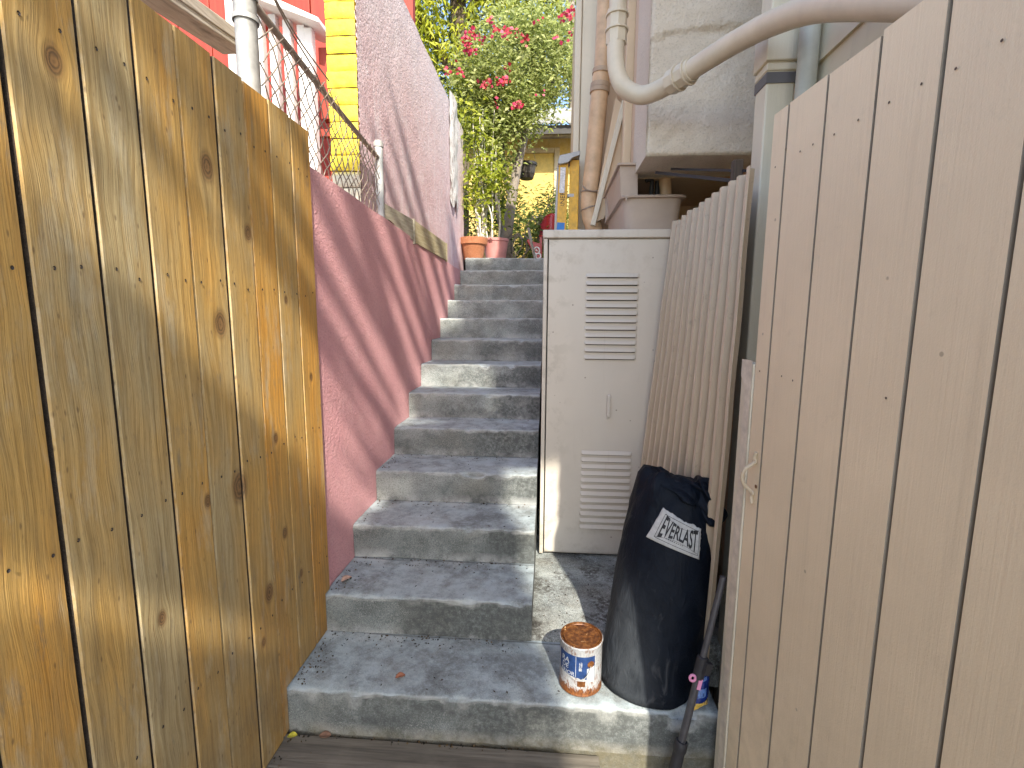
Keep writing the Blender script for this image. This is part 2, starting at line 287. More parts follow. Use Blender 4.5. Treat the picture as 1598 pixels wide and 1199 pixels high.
MTAPE = plain('clear_tape', (.68, .61, .50), .42, 0, .22, 35., .5, 50., .35); MPINKP = plain('pink_tag', (.75, .30, .50), .5)
# ------------------------------------------------------------------ mesh builder
class B:
    def __init__(s): s.v = []; s.f = []; s.mi = []; s.at = {}; s.cur = 0; s.a = {}
    def add(s, vs, fs):
        o = len(s.v); s.v += [tuple(p) for p in vs]
        for f in fs:
            s.f.append([o+i for i in f]); s.mi.append(s.cur)
            for k, val in s.a.items(): s.at.setdefault(k, []).append(val)
        return s
    def box(s, a, b):
        (x0, y0, z0), (x1, y1, z1) = a, b
        return s.add([(x0, y0, z0), (x1, y0, z0), (x1, y1, z0), (x0, y1, z0), (x0, y0, z1), (x1, y0, z1), (x1, y1, z1), (x0, y1, z1)],
                     [(0, 3, 2, 1), (4, 5, 6, 7), (0, 1, 5, 4), (1, 2, 6, 5), (2, 3, 7, 6), (3, 0, 4, 7)])
    def bar(s, p, q, w_, h, up=(0, 0, 1)):
        p, q = Vector(p), Vector(q); d = (q-p).normalized(); sx = d.cross(Vector(up))
        if sx.length < 1e-4: sx = d.cross(Vector((1, 0, 0)))
        sx.normalize(); sy = sx.cross(d); sx = sx*w_/2; sy = sy*h/2
        vs = [c+sx*i+sy*j for c in (p, q) for i, j in ((-1, -1), (1, -1), (1, 1), (-1, 1))]
        return s.add(vs, [(3, 2, 1, 0), (4, 5, 6, 7), (0, 1, 5, 4), (1, 2, 6, 5), (2, 3, 7, 6), (3, 0, 4, 7)])
    def prism(s, poly, axis, a, b):
        def P(u, v, t): return {'x': (t, u, v), 'y': (u, t, v), 'z': (u, v, t)}[axis]
        n = len(poly); vs = [P(u, v, a) for u, v in poly]+[P(u, v, b) for u, v in poly]
        ar = sum(poly[i][0]*poly[(i+1) % n][1]-poly[(i+1) % n][0]*poly[i][1] for i in range(n))
        fl = (ar > 0) != (axis == 'y')
        fs = [tuple(range(n))[::-1], tuple(range(n, 2*n))]+[(i, (i+1) % n, n+(i+1) % n, n+i) for i in range(n)]
        if not fl: fs = [f[::-1] for f in fs]
        return s.add(vs, fs)
    def tube(s, pts, r, n=10, cap=True):
        pts = [Vector(p) for p in pts]; rs = r if hasattr(r, '__len__') else [r]*len(pts)
        vs = []; fs = []; ref = None
        for i, p in enumerate(pts):
            d = (pts[min(i+1, len(pts)-1)]-pts[max(i-1, 0)])
            d = d.normalized() if d.length > 1e-9 else Vector((0, 0, 1))
            if ref is None: ref = d.orthogonal().normalized()
            ref = ref-d*ref.dot(d); ref = ref.normalized() if ref.length > 1e-6 else d.orthogonal().normalized()
            e = d.cross(ref)
            for k in range(n):
                t = 2*math.pi*k/n; vs.append(p+(ref*math.cos(t)+e*math.sin(t))*rs[i])
        for i in range(len(pts)-1):
            for k in range(n): fs.append((i*n+k, i*n+(k+1) % n, (i+1)*n+(k+1) % n, (i+1)*n+k))
        if cap: fs += [tuple(range(n))[::-1], tuple(range((len(pts)-1)*n, len(pts)*n))]
        return s.add(vs, fs)
    def lathe(s, prof, c, n=32, axis=(0, 0, 1), wob=None):
        c = Vector(c); a = Vector(axis).normalized(); e1 = Vector((0, -1, 0)); e1 = (e1-a*e1.dot(a)).normalized(); e2 = a.cross(e1); vs = []; fs = []
        for i, (r, h) in enumerate(prof):
            for k in range(n):
                t = 2*math.pi*k/n; rr = r*(1+(wob(t, h) if wob else 0)); vs.append(c+a*h+(e1*math.cos(t)+e2*math.sin(t))*rr)
        for i in range(len(prof)-1):
            for k in range(n): fs.append((i*n+k, i*n+(k+1) % n, (i+1)*n+(k+1) % n, (i+1)*n+k))
        return s.add(vs, fs)
    def grid(s, fn, us, vs_):
        nu, nv = len(us), len(vs_); vs = [fn(u, v) for v in vs_ for u in us]
        return s.add(vs, [(j*nu+i, j*nu+i+1, (j+1)*nu+i+1, (j+1)*nu+i) for j in range(nv-1) for i in range(nu-1)])
    def build(s, name, mats, parent=None, smooth=False, bevel=0., seg=2, origin=None):
        vv = np.array(s.v, dtype=float)
        if parent is not None:
            off = np.array(parent.get('_o', (0, 0, 0)))
        else:
            off = np.array(origin if origin is not None else ((vv[:, 0].min()+vv[:, 0].max())/2, (vv[:, 1].min()+vv[:, 1].max())/2, vv[:, 2].min()))
        me = bpy.data.meshes.new(name); me.from_pydata((vv-off).tolist(), [], s.f)
        for m in (mats if isinstance(mats, (list, tuple)) else [mats]): me.materials.append(m)
        me.polygons.foreach_set('material_index', s.mi)
        for k, vals in s.at.items():
            if len(vals) != len(s.f): continue
            if hasattr(vals[0], '__len__'):
                at = me.attributes.new(k, 'FLOAT_COLOR', 'FACE'); at.data.foreach_set('color', np.array([(*c, 1) for c in vals], dtype=np.float32).ravel())
            else:
                at = me.attributes.new(k, 'FLOAT', 'FACE'); at.data.foreach_set('value', np.array(vals, dtype=np.float32))
        if smooth: me.polygons.foreach_set('use_smooth', [True]*len(s.f))
        me.update(); o = bpy.data.objects.new(name, me); COL.objects.link(o)
        if parent is not None: o.parent = parent
        else: o.location = off
        if bevel:
            b = o.modifiers.new('bevel', 'BEVEL'); b.width = bevel; b.segments = seg; b.limit_method = 'ANGLE'; b.angle_limit = .6
        if smooth and smooth != 'all':
            try:
                me.set_sharp_from_angle(angle=math.radians(40))
            except Exception: pass
        o['_o'] = tuple(float(q) for q in off)
        return o
THINGS = []
def far(k, p): return (p[0]*k, p[1]*k, EYE+(p[2]-EYE)*k)
def tag(o, label, cat, group=None):
    o['label'] = label; o['category'] = cat
    if group: o['group'] = group
    THINGS.append(o); return o
def thing(name, loc, label, cat, group=None):
    o = bpy.data.objects.new(name, None); COL.objects.link(o); o.location = loc; o.empty_display_size = .1
    o['_o'] = tuple(float(q) for q in loc); return tag(o, label, cat, group)
def struct(o): o['kind'] = 'structure'; return o
def nz(p, s=1.): return mn.noise(Vector(p)*s)
def lin(a, b, n): return [a+(b-a)*i/(n-1) for i in range(n)]
def spline(pts, n=8):
    pts = [Vector(p) for p in pts]; P = [pts[0]*2-pts[1]]+pts+[pts[-1]*2-pts[-2]]; out = []
    for i in range(1, len(P)-2):
        for k in range(n):
            t = k/n; a, b, c, d = P[i-1], P[i], P[i+1], P[i+2]
            out.append(.5*((2*b)+(c-a)*t+(2*a-5*b+4*c-d)*t*t+(3*b-a-3*c+d)*t**3))
    out.append(pts[-1]); return out
def text_mesh(body, size=1., bold=0.):
    cu = bpy.data.curves.new('t', 'FONT'); cu.body = body; cu.size = size; cu.resolution_u = 3; cu.offset = bold
    o = bpy.data.objects.new('t', cu); COL.objects.link(o); dg = bpy.context.evaluated_depsgraph_get(); dg.update()
    me = bpy.data.meshes.new_from_object(o.evaluated_get(dg)); vs = [tuple(v.co) for v in me.vertices]; fs = [tuple(p.vertices) for p in me.polygons]
    bpy.data.objects.remove(o); bpy.data.curves.remove(cu); bpy.data.meshes.remove(me); return vs, fs
# ------------------------------------------------------------------ SETTING
b = B(); b.box((-60, -60, -.6), (60, 60, -.14)); struct(b.build('ground', dirt_mat('pavement', (.20, .19, .17), (.30, .28, .25), 3.)))
# upper ground behind the stairs and the left terrace
b = B(); b.grid(lambda x, y: (x, y, 2.205+.012*nz((x, y, 1), 3.)+max(0, y-9)*.16), lin(-14, 14, 60), lin(6.02, 40, 70)); b.box((-14, 6.03, 0), (14, 7, 2.0))
struct(b.build('hillside', MSOIL))
b = B(); b.box((-14, 1.2, -.1), (-1.17, 6.02, 2.02)); struct(b.build('terrace', MSOIL))
b = B(); b.box((.0, 3.5, -.1), (3., 6.02, 1.19)); struct(b.build('side_terrace', MSL))
# deck boards (run across the alley)
b = B(); rr_ = random.Random(3)
yy = 1.562
for i in range(12):
    x0 = -1.0; x1 = .205
    b.box((x0, yy-.139, -.035), (x1 if i % 2 == 0 else .20, yy-.003, 0.0)); yy -= .142
b.box((-1., -.2, -.12), (.19, 1.55, -.04)); struct(b.build('deck', wood_grey('grey_deck_wood', (.10, .087, .068), (.215, .19, .152), 'x'), bevel=.004))
# side slab beside the stairs
def slab(name, x0, x1, y0, y1, z0, z1):
    b = B(); xs = lin(x0, x1, 60); 
    prof = [(y0, z0), (y0, z0*.4+z1*.6), (y0+.001, z1-.02), (y0+.006, z1-.006), (y0+.02, z1)]+[(y, z1) for y in lin(y0+.05, y1, 40)]
    def fn(u, k):
        y, z = prof[k]; d = .006*nz((u*3, y*3, z*9), 2.)+.0025*nz((u, y, z), 30.)
        return (u, y-(d+.004 if k < 5 else 0), z+(d*.6 if k > 3 else 0))
    b.grid(fn, xs, list(range(len(prof)))); return b.build(name, MSL, smooth='all')
struct(slab('slab', -.055, .86, 1.93, 3.36, .0, .187))
# ------------------------------------------------------------------ STAIRS
st = thing('concrete_stairs', (-.5, T0, 0), 'steep weathered grey concrete staircase climbing between pink wall and beige locker', 'stairs')
for i in range(1, 14):
    y0 = T0+TREAD*(i-1); z0 = RISE*(i-1)-(.16 if i == 1 else .0); z1 = RISE*i
    x0, x1 = -.958, (.62 if i == 1 else -.05)
    if i == 1: y1 = 1.97
    else: y1 = y0+TREAD+.02
    if i == 13: y1 = 6.05
    b = B(); xs = lin(x0, x1, int((x1-x0)/.012)); ny = 16
    prof = [(0, z0), (0, z0+(z1-z0)*.25), (0, z0+(z1-z0)*.5), (0, z0+(z1-z0)*.75), (.0, z1-.022), (.002, z1-.012), (.006, z1-.005), (.014, z1-.001), (.026, z1)]+[(t, z1) for t in lin(.05, y1-y0, ny)]
    def fn(x, k):
        dy, z = prof[k]; p = (x*2.2, (y0+dy)*2.2, z*4)
        e = 1 if k in (4, 5, 6, 7) else .45
        d = .010*nz(p, 1.)+.005*nz(p, 5.)*e+.006*e*nz(p, 13.)
        chip = max(0, nz((x*5+i*7, 3.3*i, 1), 1.7)-.34)*.06 if k in (5, 6, 7) else 0
        return (x, y0+dy-(d if k < 8 else 0)+chip*.5, z+(d*.7 if k > 3 else 0)-chip)
    b.grid(fn, xs, list(range(len(prof))))
    if i > 1:   # right-hand end face
        b.add([(x1, y0+.01, 0), (x1, y1, 0), (x1, y1, z1-.003), (x1, y0+.01, z1-.006)], [(0, 1, 2, 3)])
        b.add([(x0, y0+.01, z0), (x0, y1, z0), (x0, y1, z1-.003), (x0, y0+.01, z1-.006)], [(3, 2, 1, 0)])
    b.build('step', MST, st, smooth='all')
# ------------------------------------------------------------------ LEFT WOODEN FENCE
FX0, FX1 = -.964, -.944
fe = thing('wooden_fence', (-.955, 1., 0), 'tall golden brown plank fence with knots along the left of the steps', 'fence')
edges = [-1.3, -1.16, -1.02, -.88, -.74, -.6, -.46, -.32, -.18, -.04, .10, .24, .385, .53, .69, .84, .985, 1.121, 1.255, 1.397, 1.533, 1.672, 1.812, 1.957]
b = B(); FR = random.Random(11)
for i in range(len(edges)-1):
    a, c = edges[i]+.0042, edges[i+1]-.0042; top = 2.258+FR.uniform(-.003, .003); dx = FR.uniform(-.003, .003)
    b.a = {'bid': FR.random(), 'edge': 0.}
    cols = [a, a+.003, a+.008, c-.004, c-.002, c]; ed = [.55, .3, .0, .1, .3]
    bots = lambda y: (.006 if y < 1.57 else .178) if i < len(edges)-2 else (.178 if y < 1.9 else .348)
    ys = sorted(set(cols+([1.569, 1.571] if a < 1.57 < c else [])+([1.908, 1.91] if c > 1.93 else [])))
    for j in range(len(ys)-1):
        u, v = ys[j], ys[j+1]; mid = (u+v)/2
        k = max(q for q in range(5) if cols[q] <= mid)
        b.a['edge'] = ed[k]
        def fx(y): return FX1+dx-(.004 if (y <= a+.001 or y >= c-.001) else 0)
        zb = bots(mid); zs = [zb, top-.012, top]
        vs = [(fx(u), u, z) for z in zs]+[(fx(v), v, z) for z in zs]
        b.add(vs, [(0, 3, 4, 1), (1, 4, 5, 2)])
        b.add([(fx(u), u, top), (fx(v), v, top), (FX0+dx, v, top), (FX0+dx, u, top)], [(0, 1, 2, 3)])
        b.add([(FX0+dx, u, zb), (FX0+dx, v, zb), (FX0+dx, v, top), (FX0+dx, u, top)], [(0, 3, 2, 1)])
    b.cur = 1
    for y, sgn in ((a, 0), (c, 1)):
        zb = bots(y+(.001 if sgn == 0 else -.001)); q = [(FX0+dx, y, zb), (FX1+dx-.004, y, zb), (FX1+dx-.004, y, top), (FX0+dx, y, top)]
        b.add(q, [(0, 1, 2, 3) if sgn == 0 else (3, 2, 1, 0)])
    b.cur = 0
b.build('board_panel', [MW, MGAP], fe)
b = B()
for i in range(len(edges)-1):
    for zn in (2.12 if False else 2.08, 1.632, 1.085, .52):
        for t in (.25, .75):
            y = edges[i]+(edges[i+1]-edges[i])*t+FR.uniform(-.012, .012); z = zn+FR.uniform(-.012, .012)
            r = .0034; vs = [(FX1+.004, y+r*math.cos(q*math.pi/4), z+r*1.25*math.sin(q*math.pi/4)) for q in range(8)]
            b.add(vs+[(FX1+.001, y, z)], [(q, (q+1) % 8, 8) for q in range(8)])
nl = b.build('nail_head', plain('rusted_nail', (.035, .025, .02), .6), fe); nl['kind'] = 'stuff'
for zr in (2.08, 1.63, 1.085, .50):
    b = B(); b.box((-1.0, -1.3, zr-.045), (FX0-.005, 1.92, zr+.045)); b.build('rail', MW, fe)
b = B(); b.box((-1.10, -1.4, -.1), (-1.002, 1.93, 2.02)); struct(b.build('bank', dirt_mat('dark_earth', (.02, .015, .01), (.05, .04, .03))))
# ------------------------------------------------------------------ LOW PINK WALL
b = B(); ys = lin(1.93, 5.98, 90); zs = lin(-.05, 2.0, 45)
def wt(y): return 2.135-.03*(y-2)-.0+.006*nz((y, 0, 0), 4.) if y < 5 else 2.045
def fpw(y, k): z = wt(y)*k-(1-k)*.05; return (-.960+.004*nz((y, z, 0), 1.5)+.002*nz((y, z, 5), 7.), y, z)
ks = lin(0, 1, 45)
b.grid(fpw, ys, ks)
b.grid(lambda y, k: (-.96-.20*k+.004*nz((y, wt(y), 0), 1.5)*(1-k)+.002*nz((y, wt(y), 5), 7.)*(1-k), y, wt(y)+(.006*nz((y, k*3, 0), 9.)*math.sin(k*3.14))), ys, lin(0, 1, 6))
b.add([(-.96, 1.93, -.05), (-.96, 1.93, wt(1.93)), (-1.16, 1.93, wt(1.93)), (-1.16, 1.93, -.05)], [(0, 1, 2, 3)])
tag(b.build('stucco_wall', MPINK, smooth='all'), 'low rough pink stucco retaining wall beside the concrete steps', 'wall')
# ------------------------------------------------------------------ TALL PALE PINK WALL with yellow block end
tw = thing('stucco_wall', (-1.1, 4.3, 2.), 'tall faded pink stucco wall with a bright yellow painted block end', 'wall')
b = B(); zt = lambda y: 3.70+.012*nz((y, 1, 1), 3.)
b.grid(lambda y, k: (-1.03+.006*nz((y, k*1.6, 0), 1.7)+.003*nz((y, k*1.6, 0), 8.), y, 2.0+(zt(y)-2.0)*k), lin(2.72, 5.97, 80), lin(0, 1, 40))
b.grid(lambda y, k: (-1.03-.155*k, y, zt(y)+.012*math.sin(3.14*k)), lin(2.72, 5.97, 80), lin(0, 1, 5))
b.box((-1.186, 2.74, 2.0), (-1.05, 5.965, 3.69)); b.add([(-1.03, 5.97, 2), (-1.18, 5.97, 2), (-1.18, 5.97, 3.69), (-1.03, 5.97, 3.69)], [(0, 1, 2, 3)])
b.build('wall', MPALE, tw, smooth='all')
b = B(); h = .0845; z = 2.075
FR = random.Random(5)
while z < 3.7:
    x0 = -1.196+FR.uniform(-.004, .004); top = min(z+h-.006, 3.71); d = FR.uniform(-.004, .004)
    b.grid(lambda u, v: (x0+(-1.036-x0)*u+.002*nz((u*3, v*3, z), 3.), 2.715+d-.008*(math.sin(3.14*u)**.25)*(math.sin(3.14*v)**.25)+.003*nz((u*2, v*2, z*9), 2.5), z+(top-z)*v+.004*nz((u*2, z*7, v), 1.5)), lin(0, 1, 14), lin(0, 1, 8))
    b.add([(x0, 2.72, z), (x0, 2.80, z), (x0, 2.80, top), (x0, 2.72, top)], [(0, 3, 2, 1)])
    b.add([(x0, 2.72, top), (-1.036, 2.72, top), (-1.036, 2.75, top), (x0, 2.75, top)], [(0, 1, 2, 3)])
    b.add([(x0, 2.72, z), (-1.036, 2.72, z), (-1.036, 2.75, z), (x0, 2.75, z)], [(3, 2, 1, 0)])
    z += h
b.build('block_end', MYEL, tw, smooth='all')
b = B()   # flaking white pilaster strip near its far end
b.grid(lambda u, k: (-1.0+.012*nz((u*3, k*9, 2), 1.)-.02*(2*u-1)**4, 5.14+.38*u+.03*nz((k*7, u, 3), 1.3), 2.72+1.06*k-.05*math.sin(u*9)*(1-k)), lin(0, 1, 12), lin(0, 1, 30))
b.build('white_strip', MCHIP, tw, smooth='all')
# ------------------------------------------------------------------ PLANK EDGING on the low wall
pl = thing('planter_edging', (-.98, 3.8, 2.07), 'two weathered grey planks edging the top of the low pink wall', 'planter')
MPL = wood_grey('silvery_plank', (.26, .23, .165), (.50, .46, .36), 'y'); MPL2 = wood_grey('yellowed_plank', (.36, .29, .15), (.58, .51, .33), 'y')
b = B(); b.bar((-1.018, 2.99, 2.155), (-.965, 3.47, 2.145), .022, .14); b.build('plank', MPL, pl, bevel=.003)
b = B(); b.bar((-.968, 3.50, 2.142), (-.958, 4.56, 2.135), .024, .155); b.build('plank', MPL2, pl, bevel=.003)
b = B(); b.box((-.99, 3.475, 2.05), (-.948, 3.497, 2.222)); b.build('post', MPL, pl, bevel=.003)
b = B(); b.box((-.986, 4.562, 2.05), (-.944, 4.585, 2.215)); b.build('post', MPL2, pl, bevel=.003)
b = B(); b.grid(lambda x, y: (x, y, 2.13+.015*nz((x, y, 0), 12.)), lin(-1.03, -.985, 4), lin(3.02, 4.55, 40)); b.build('soil', MSOIL, pl)
# ------------------------------------------------------------------ CHAIN LINK FENCE
cf = thing('chain_link_fence', (-.99, 2.3, 2.1), 'rusty chain link fence on galvanised posts above the low pink wall', 'fence')
b = B(); b.lathe([(.034, 0), (.034, .68), (.0345, .681), (.034, .70)], (-1.0, 1.665, 2.02), 20); b.lathe([(.0405, .0), (.0405, .014), (.036, .018)], (-1.0, 1.665, 2.49), 20); b.lathe([(.0405, .0), (.0405, .014), (.036, .018)], (-1.0, 1.665, 2.555), 20)
p1 = b.build('post', MGALV, cf, smooth=True)
b = B(); b.lathe([(.0, .0), (.039, .0), (.039, .03), (.03, .048), (.0, .055)], (-1.0, 1.665, 2.72), 20); b.build('cap', MGALV, cf, smooth=True)
b = B(); b.lathe([(.024, 0), (.024, .42)], (-.985, 2.875, 2.09), 16); b.build('post', paint_chips('chalky_post', (.55, .57, .56), (.25, .24, .22), .6, 30.), cf, smooth=True)
b = B(); b.lathe([(.028, .0), (.028, .022), (.022, .034), (.0, .042)], (-.985, 2.875, 2.50), 16); b.build('cap', MGALV, cf, smooth=True)
R0, R1 = Vector((-.985, 1.68, 2.562)), Vector((-.985, 2.86, 2.437))
b = B(); b.tube([R0, (R0+R1)/2+Vector((0, 0, -.006)), R1], .0125, 12); b.build('rail', plain('rusty_rail', (.33, .265, .21), .6, .1, .4, 25.), cf, smooth=True)
b = B(); FR = random.Random(2)
pitch = .066
zb = lambda y: 2.10; ztp = lambda y: R0.z+(R1.z-R0.z)*(y-1.68)/1.18+.035
k = -8
while True:      # two families of diagonal wires, slightly kinked at each crossing
    y0 = 1.70+k*pitch; k += 1
    if y0 > 2.88: break
    for sg in (1, -1):
        pts = []; n = 7
        for j in range(n+1):
            zz = 2.10+(2.60-2.10)*j/n; yv = (y0+pitch*j) if sg > 0 else (y0+pitch*(n-1)-pitch*j)
            if 1.70 <= yv <= 2.865 and zz <= ztp(yv): pts.append((-.972+.006*(1 if j % 2 == (0 if sg > 0 else 1) else -1)+.006*nz((yv, zz, 0), 5.), yv+.004*nz((yv*9, zz*9, 1)), zz+.004*nz((yv*9, zz*9, 7))))
        if len(pts) > 1: b.tube(pts, .0025, 5, False)
b.build('wire_mesh', MRUSTW, cf, smooth='all')
b = B(); b.tube(spline([(-.95, 1.66, 2.66), (-.955, 1.85, 2.58), (-.96, 2.05, 2.53), (-.965, 2.12, 2.5)]), .003, 6); b.tube(spline([(-.953, 1.66, 2.67), (-.958, 1.9, 2.585), (-.963, 2.2, 2.55)]), .003, 6); b.build('loose_wire', MRUSTW, cf)
# ------------------------------------------------------------------ RED HOUSE, porch rails
rh = thing('board_house', (-3.6, 5., 2.02), 'bright red board house behind the chain link fence', 'house')
b = B(); xs = -7.
FR = random.Random(8)
while xs < -1.3:
    w_ = .27; b.box((xs+.004, 3.98+FR.uniform(-.004, .004), 2.02), (xs+w_-.004, 4.05, 6.5)); xs += w_
b.box((-7, 4.03, 2.02), (-1.31, 4.5, 6.5)); b.build('wall', MRED, rh, bevel=.004)
b = B(); b.bar((-2.35, 3.95, 3.5), (-1.75, 3.95, 4.7), .03, .10, (0, 1, 0)); b.build('shadow_bar', MREDD, rh, bevel=.004)  # dark red bar standing in for a diagonal shadow on the wall
b = B(); b.box((-4.2, 3.94, 3.0), (-3.35, 3.975, 4.3)); b.build('window', plain('dark_window_glass', (.05, .09, .08), .1), rh)
pr = thing('porch_railing', (-1.6, 3.2, 2.02), 'white sloping porch railing with square balusters against the red boards', 'railing')
b = B(); b.prism([(-2.02, 3.60), (-1.50, 3.405), (-1.50, 3.435), (-2.02, 3.665)], 'y', 3.30, 3.62); b.build('cap_rail', MWHITE, pr, bevel=.006)
for k in range(7):
    x = -2.17+k*.098
    if k == 6: x = -1.63
    tp = 3.60+(x+2.02)*(-.375)-.01
    b = B(); b.box((x-.026, 3.42, 2.02), (x+.026, 3.475, tp)); b.build('baluster', MWHITE if k != 3 else MCHIP, pr, bevel=.004)
b = B(); b.box((-1.60, 3.50, 2.9), (-1.5, 3.58, 3.36)); b.build('bracket', MREDD, pr, bevel=.004)
b = B(); b.box((-2.25, 3.485, 2.78), (-1.48, 3.53, 2.83)); b.box((-2.25, 3.485, 2.47), (-1.42, 3.54, 2.52)); b.build('bottom_rail', MREDD, pr, bevel=.004)
gu = B(); gu.bar((-1.48, 1.5, 2.675), (-1.48, 2.36, 2.772), .12, .04); gu.bar((-1.425, 1.5, 2.705), (-1.425, 2.36, 2.802), .02, .05)
tag(gu.build('handrail', wood_grey('dirty_cream_wood', (.40, .34, .27), (.62, .56, .48), 'y'), bevel=.004), 'dirty cream handrail plank behind the top of the golden plank fence', 'handrail')
# ------------------------------------------------------------------ GATE on the right
GD = Vector((.0926, -.9957, 0)); GN = Vector((-.9957, -.0926, 0)); G0 = Vector((.6, 1.455, 0))
def gp(s, z, d=0.): p = G0+GD*s+GN*d; return (p.x, p.y, z)
MGRV = beige('shaded_groove_paint', (.34, .29, .225), .7, False)  # groove shade put into a darker paint for board sides and backing
ga = thing('board_gate', gp(.55, -.1), 'tall beige painted board gate standing open on the right', 'gate')
def gbox(b, s0, s1, z0, z1, d0, d1):
    return b.add([gp(s0, z0, d1), gp(s1, z0, d1), gp(s1, z0, d0), gp(s0, z0, d0), gp(s0, z1, d1), gp(s1, z1, d1), gp(s1, z1, d0), gp(s0, z1, d0)],
                 [(0, 3, 2, 1), (4, 5, 6, 7), (0, 1, 5, 4), (1, 2, 6, 5), (2, 3, 7, 6), (3, 0, 4, 7)])
ge = [0., .07, .224, .381, .53, .684, .838, .925]
b = B(); FR = random.Random(4)
for i in range(len(ge)-1):
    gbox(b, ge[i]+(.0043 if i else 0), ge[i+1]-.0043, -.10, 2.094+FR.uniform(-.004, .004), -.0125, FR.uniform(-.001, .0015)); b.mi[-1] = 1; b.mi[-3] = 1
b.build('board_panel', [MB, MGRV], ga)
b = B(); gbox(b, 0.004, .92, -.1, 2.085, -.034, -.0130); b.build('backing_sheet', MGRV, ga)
b = B()
for s_ in (.03, .14, .19, .265, .338, .419, .491, .557, .63, .72):
    for z in ((1.951, 1.394) if s_ in (.03, .14, .19, .491) else (1.951,)):
        r = .0026; c = Vector(gp(s_, z+FR.uniform(-.004, .004), .0022)); vs = [c+GD*r*math.cos(q*.785)+Vector((0, 0, r*math.sin(q*.785))) for q in range(8)]; b.add(vs, [tuple(range(8))])
n2 = b.build('nail_hole', plain('filled_nail', (.10, .07, .05), .8), ga); n2['kind'] = 'stuff'
b = B(); gbox(b, -.072, -.004, -.12, 1.415, -.05, .003); b.build('edge_board', MBT, ga, bevel=.004)
b = B(); FR = random.Random(9); zs = lin(-.12, 1.424, 60)      # strip of clear tape down the board edge
b.grid(lambda u, z: gp(-.008-(.036+.012*nz((0, 0, z), 5.)+(.028 if z > 1.37 else 0))*u, z, .0042+.0012*nz((u*2, 0, z), 16.)), lin(0, 1, 6), zs); b.build('tape', MTAPE, ga, smooth='all')
b = B()
pts = [gp(.048, 1.165, .004), gp(.044, 1.15, .005), gp(.046, 1.138, .004), gp(.044, 1.128, .012), gp(.040, 1.112, .028), gp(.038, 1.09, .034), gp(.038, 1.068, .028), gp(.040, 1.052, .012), gp(.044, 1.042, .004), gp(.042, 1.03, .005), gp(.046, 1.012, .004)]
b.tube(spline(pts, 6), .0052, 8); b.tube([gp(.045, 1.136, .002), gp(.045, 1.136, .008)], .008, 10); b.tube([gp(.043, 1.042, .002), gp(.043, 1.042, .008)], .008, 10)
b.build('handle', beige('handle_paint', (.56, .47, .34)), ga, smooth=True)
b = B(); b.tube([gp(.056, 1.066, .001), gp(.056, 1.066, .0022)], .0055, 10); b.build('latch_hole', plain('rust_spot', (.16, .075, .03), .8), ga)
# ------------------------------------------------------------------ RIGHT HOUSE: siding, post, downspout
sh = thing('siding_house', (2., 1., -.1), 'beige lap siding house wall behind the tall gate', 'house')
b = B(); z = -.1
while z < 6.5:
    b.prism([(.882, z), (.868, z), (.878, z+.155), (.882, z+.155)], 'y', -.02, 1.99); z += .155
b.box((.883, -.018, -.1), (3., 1.985, 6.5)); b.build('wall', MBS, sh)
b = B(); b.box((.742, 1.88, -.1), (.838, 1.975, 6.4)); b.build('corner_post', MBT, sh, bevel=.006)
b = B(); b.box((.732, 1.868, 2.425), (.848, 1.985, 2.555)); b.box((.738, 1.874, 2.395), (.842, 1.98, 2.419)); b.build('post_collar', MBT, sh, bevel=.004)
b = B(); b.box((.739, 1.876, 2.355), (.8405, 1.978, 2.39)); b.build('post_band', plain('dark_grey_band', (.12, .115, .12), .5), sh)
b = B(); b.tube([(.836, 1.80, -.1), (.836, 1.80, 6.)], .031, 20); b.build('downspout', plain('greenish_pipe_paint', (.42, .42, .36), .45), sh, smooth=True)
# rear house
hh = thing('stucco_house', (1.6, 4.4, 1.2), 'tan painted house with pale corner trim rising behind the locker', 'house')
b = B(); b.box((.20, 3.82, 1.0), (3., 5.4, 4.35)); b.box((1.14, 1.99, 2.297), (3., 3.82, 5.4)); b.box((.47, 2.825, 2.297), (1.14, 3.82, 5.0)); b.build('wall', MBW, hh)
b = B(); b.box((1.0, 2.0, -.1), (3., 3.80, 2.297)); b.box((.72, 3.5, 1.2), (1.0, 3.8, 2.297)); b.build('foundation', beige('bounce_lit_foundation_paint', (.80, .60, .38), .6, False), hh)  # lower wall coloured brighter and more orange to carry bounced light
b = B(); b.box((.158, 3.79, 1.0), (.20, 3.84, 4.36)); b.box((.205, 3.80, 1.0), (.345, 3.818, 4.34)); b.build('corner_trim', MBT, hh, bevel=.005)
b = B(); b.box((.392, 2.86, 2.36), (.436, 2.90, 6.)); b.build('trim_board', MBW, hh, bevel=.004)
# overhanging stucco chimney box
BX0, BY0, BZ0 = .443, 2.45, 2.30
ch = thing('chimney_box', (.8, 2.63, BZ0), 'overhanging off white stucco chimney box with a cracked ledge above the locker', 'chimney')
b = B()
def crk(x): return 2.845+.035*nz((x*4, 0, 3), 1.2)+.02*nz((x*14, 1, 3), 1.2)-.03*(x < .5)
def bxf(x, z):
    e = min(1, max(0, (z-crk(x))/.018)); r = .018; d = 0
    lx, lz = max(0, BX0+r-x), max(0, BZ0+r-z); d = r-math.sqrt(max(0, r*r-min(r*r, lx*lx+lz*lz)))
    return (x, BY0+.012*(1-e)+d-.004+.005*nz((x, z, 0), 6.)+.0035*nz((x, z, 0), 19.)+(.012*max(0, nz((x*9, z*20, 2), 1.)) if abs(z-crk(x)) < .03 else 0), z)
b.grid(bxf, lin(BX0, 1.15, 80), lin(BZ0, 3.3, 140)); b.grid(lambda x, z: (x, BY0-.004+.004*nz((x, z, 0), 6.), z), lin(BX0, 1.15, 20), lin(3.3, 6., 20))
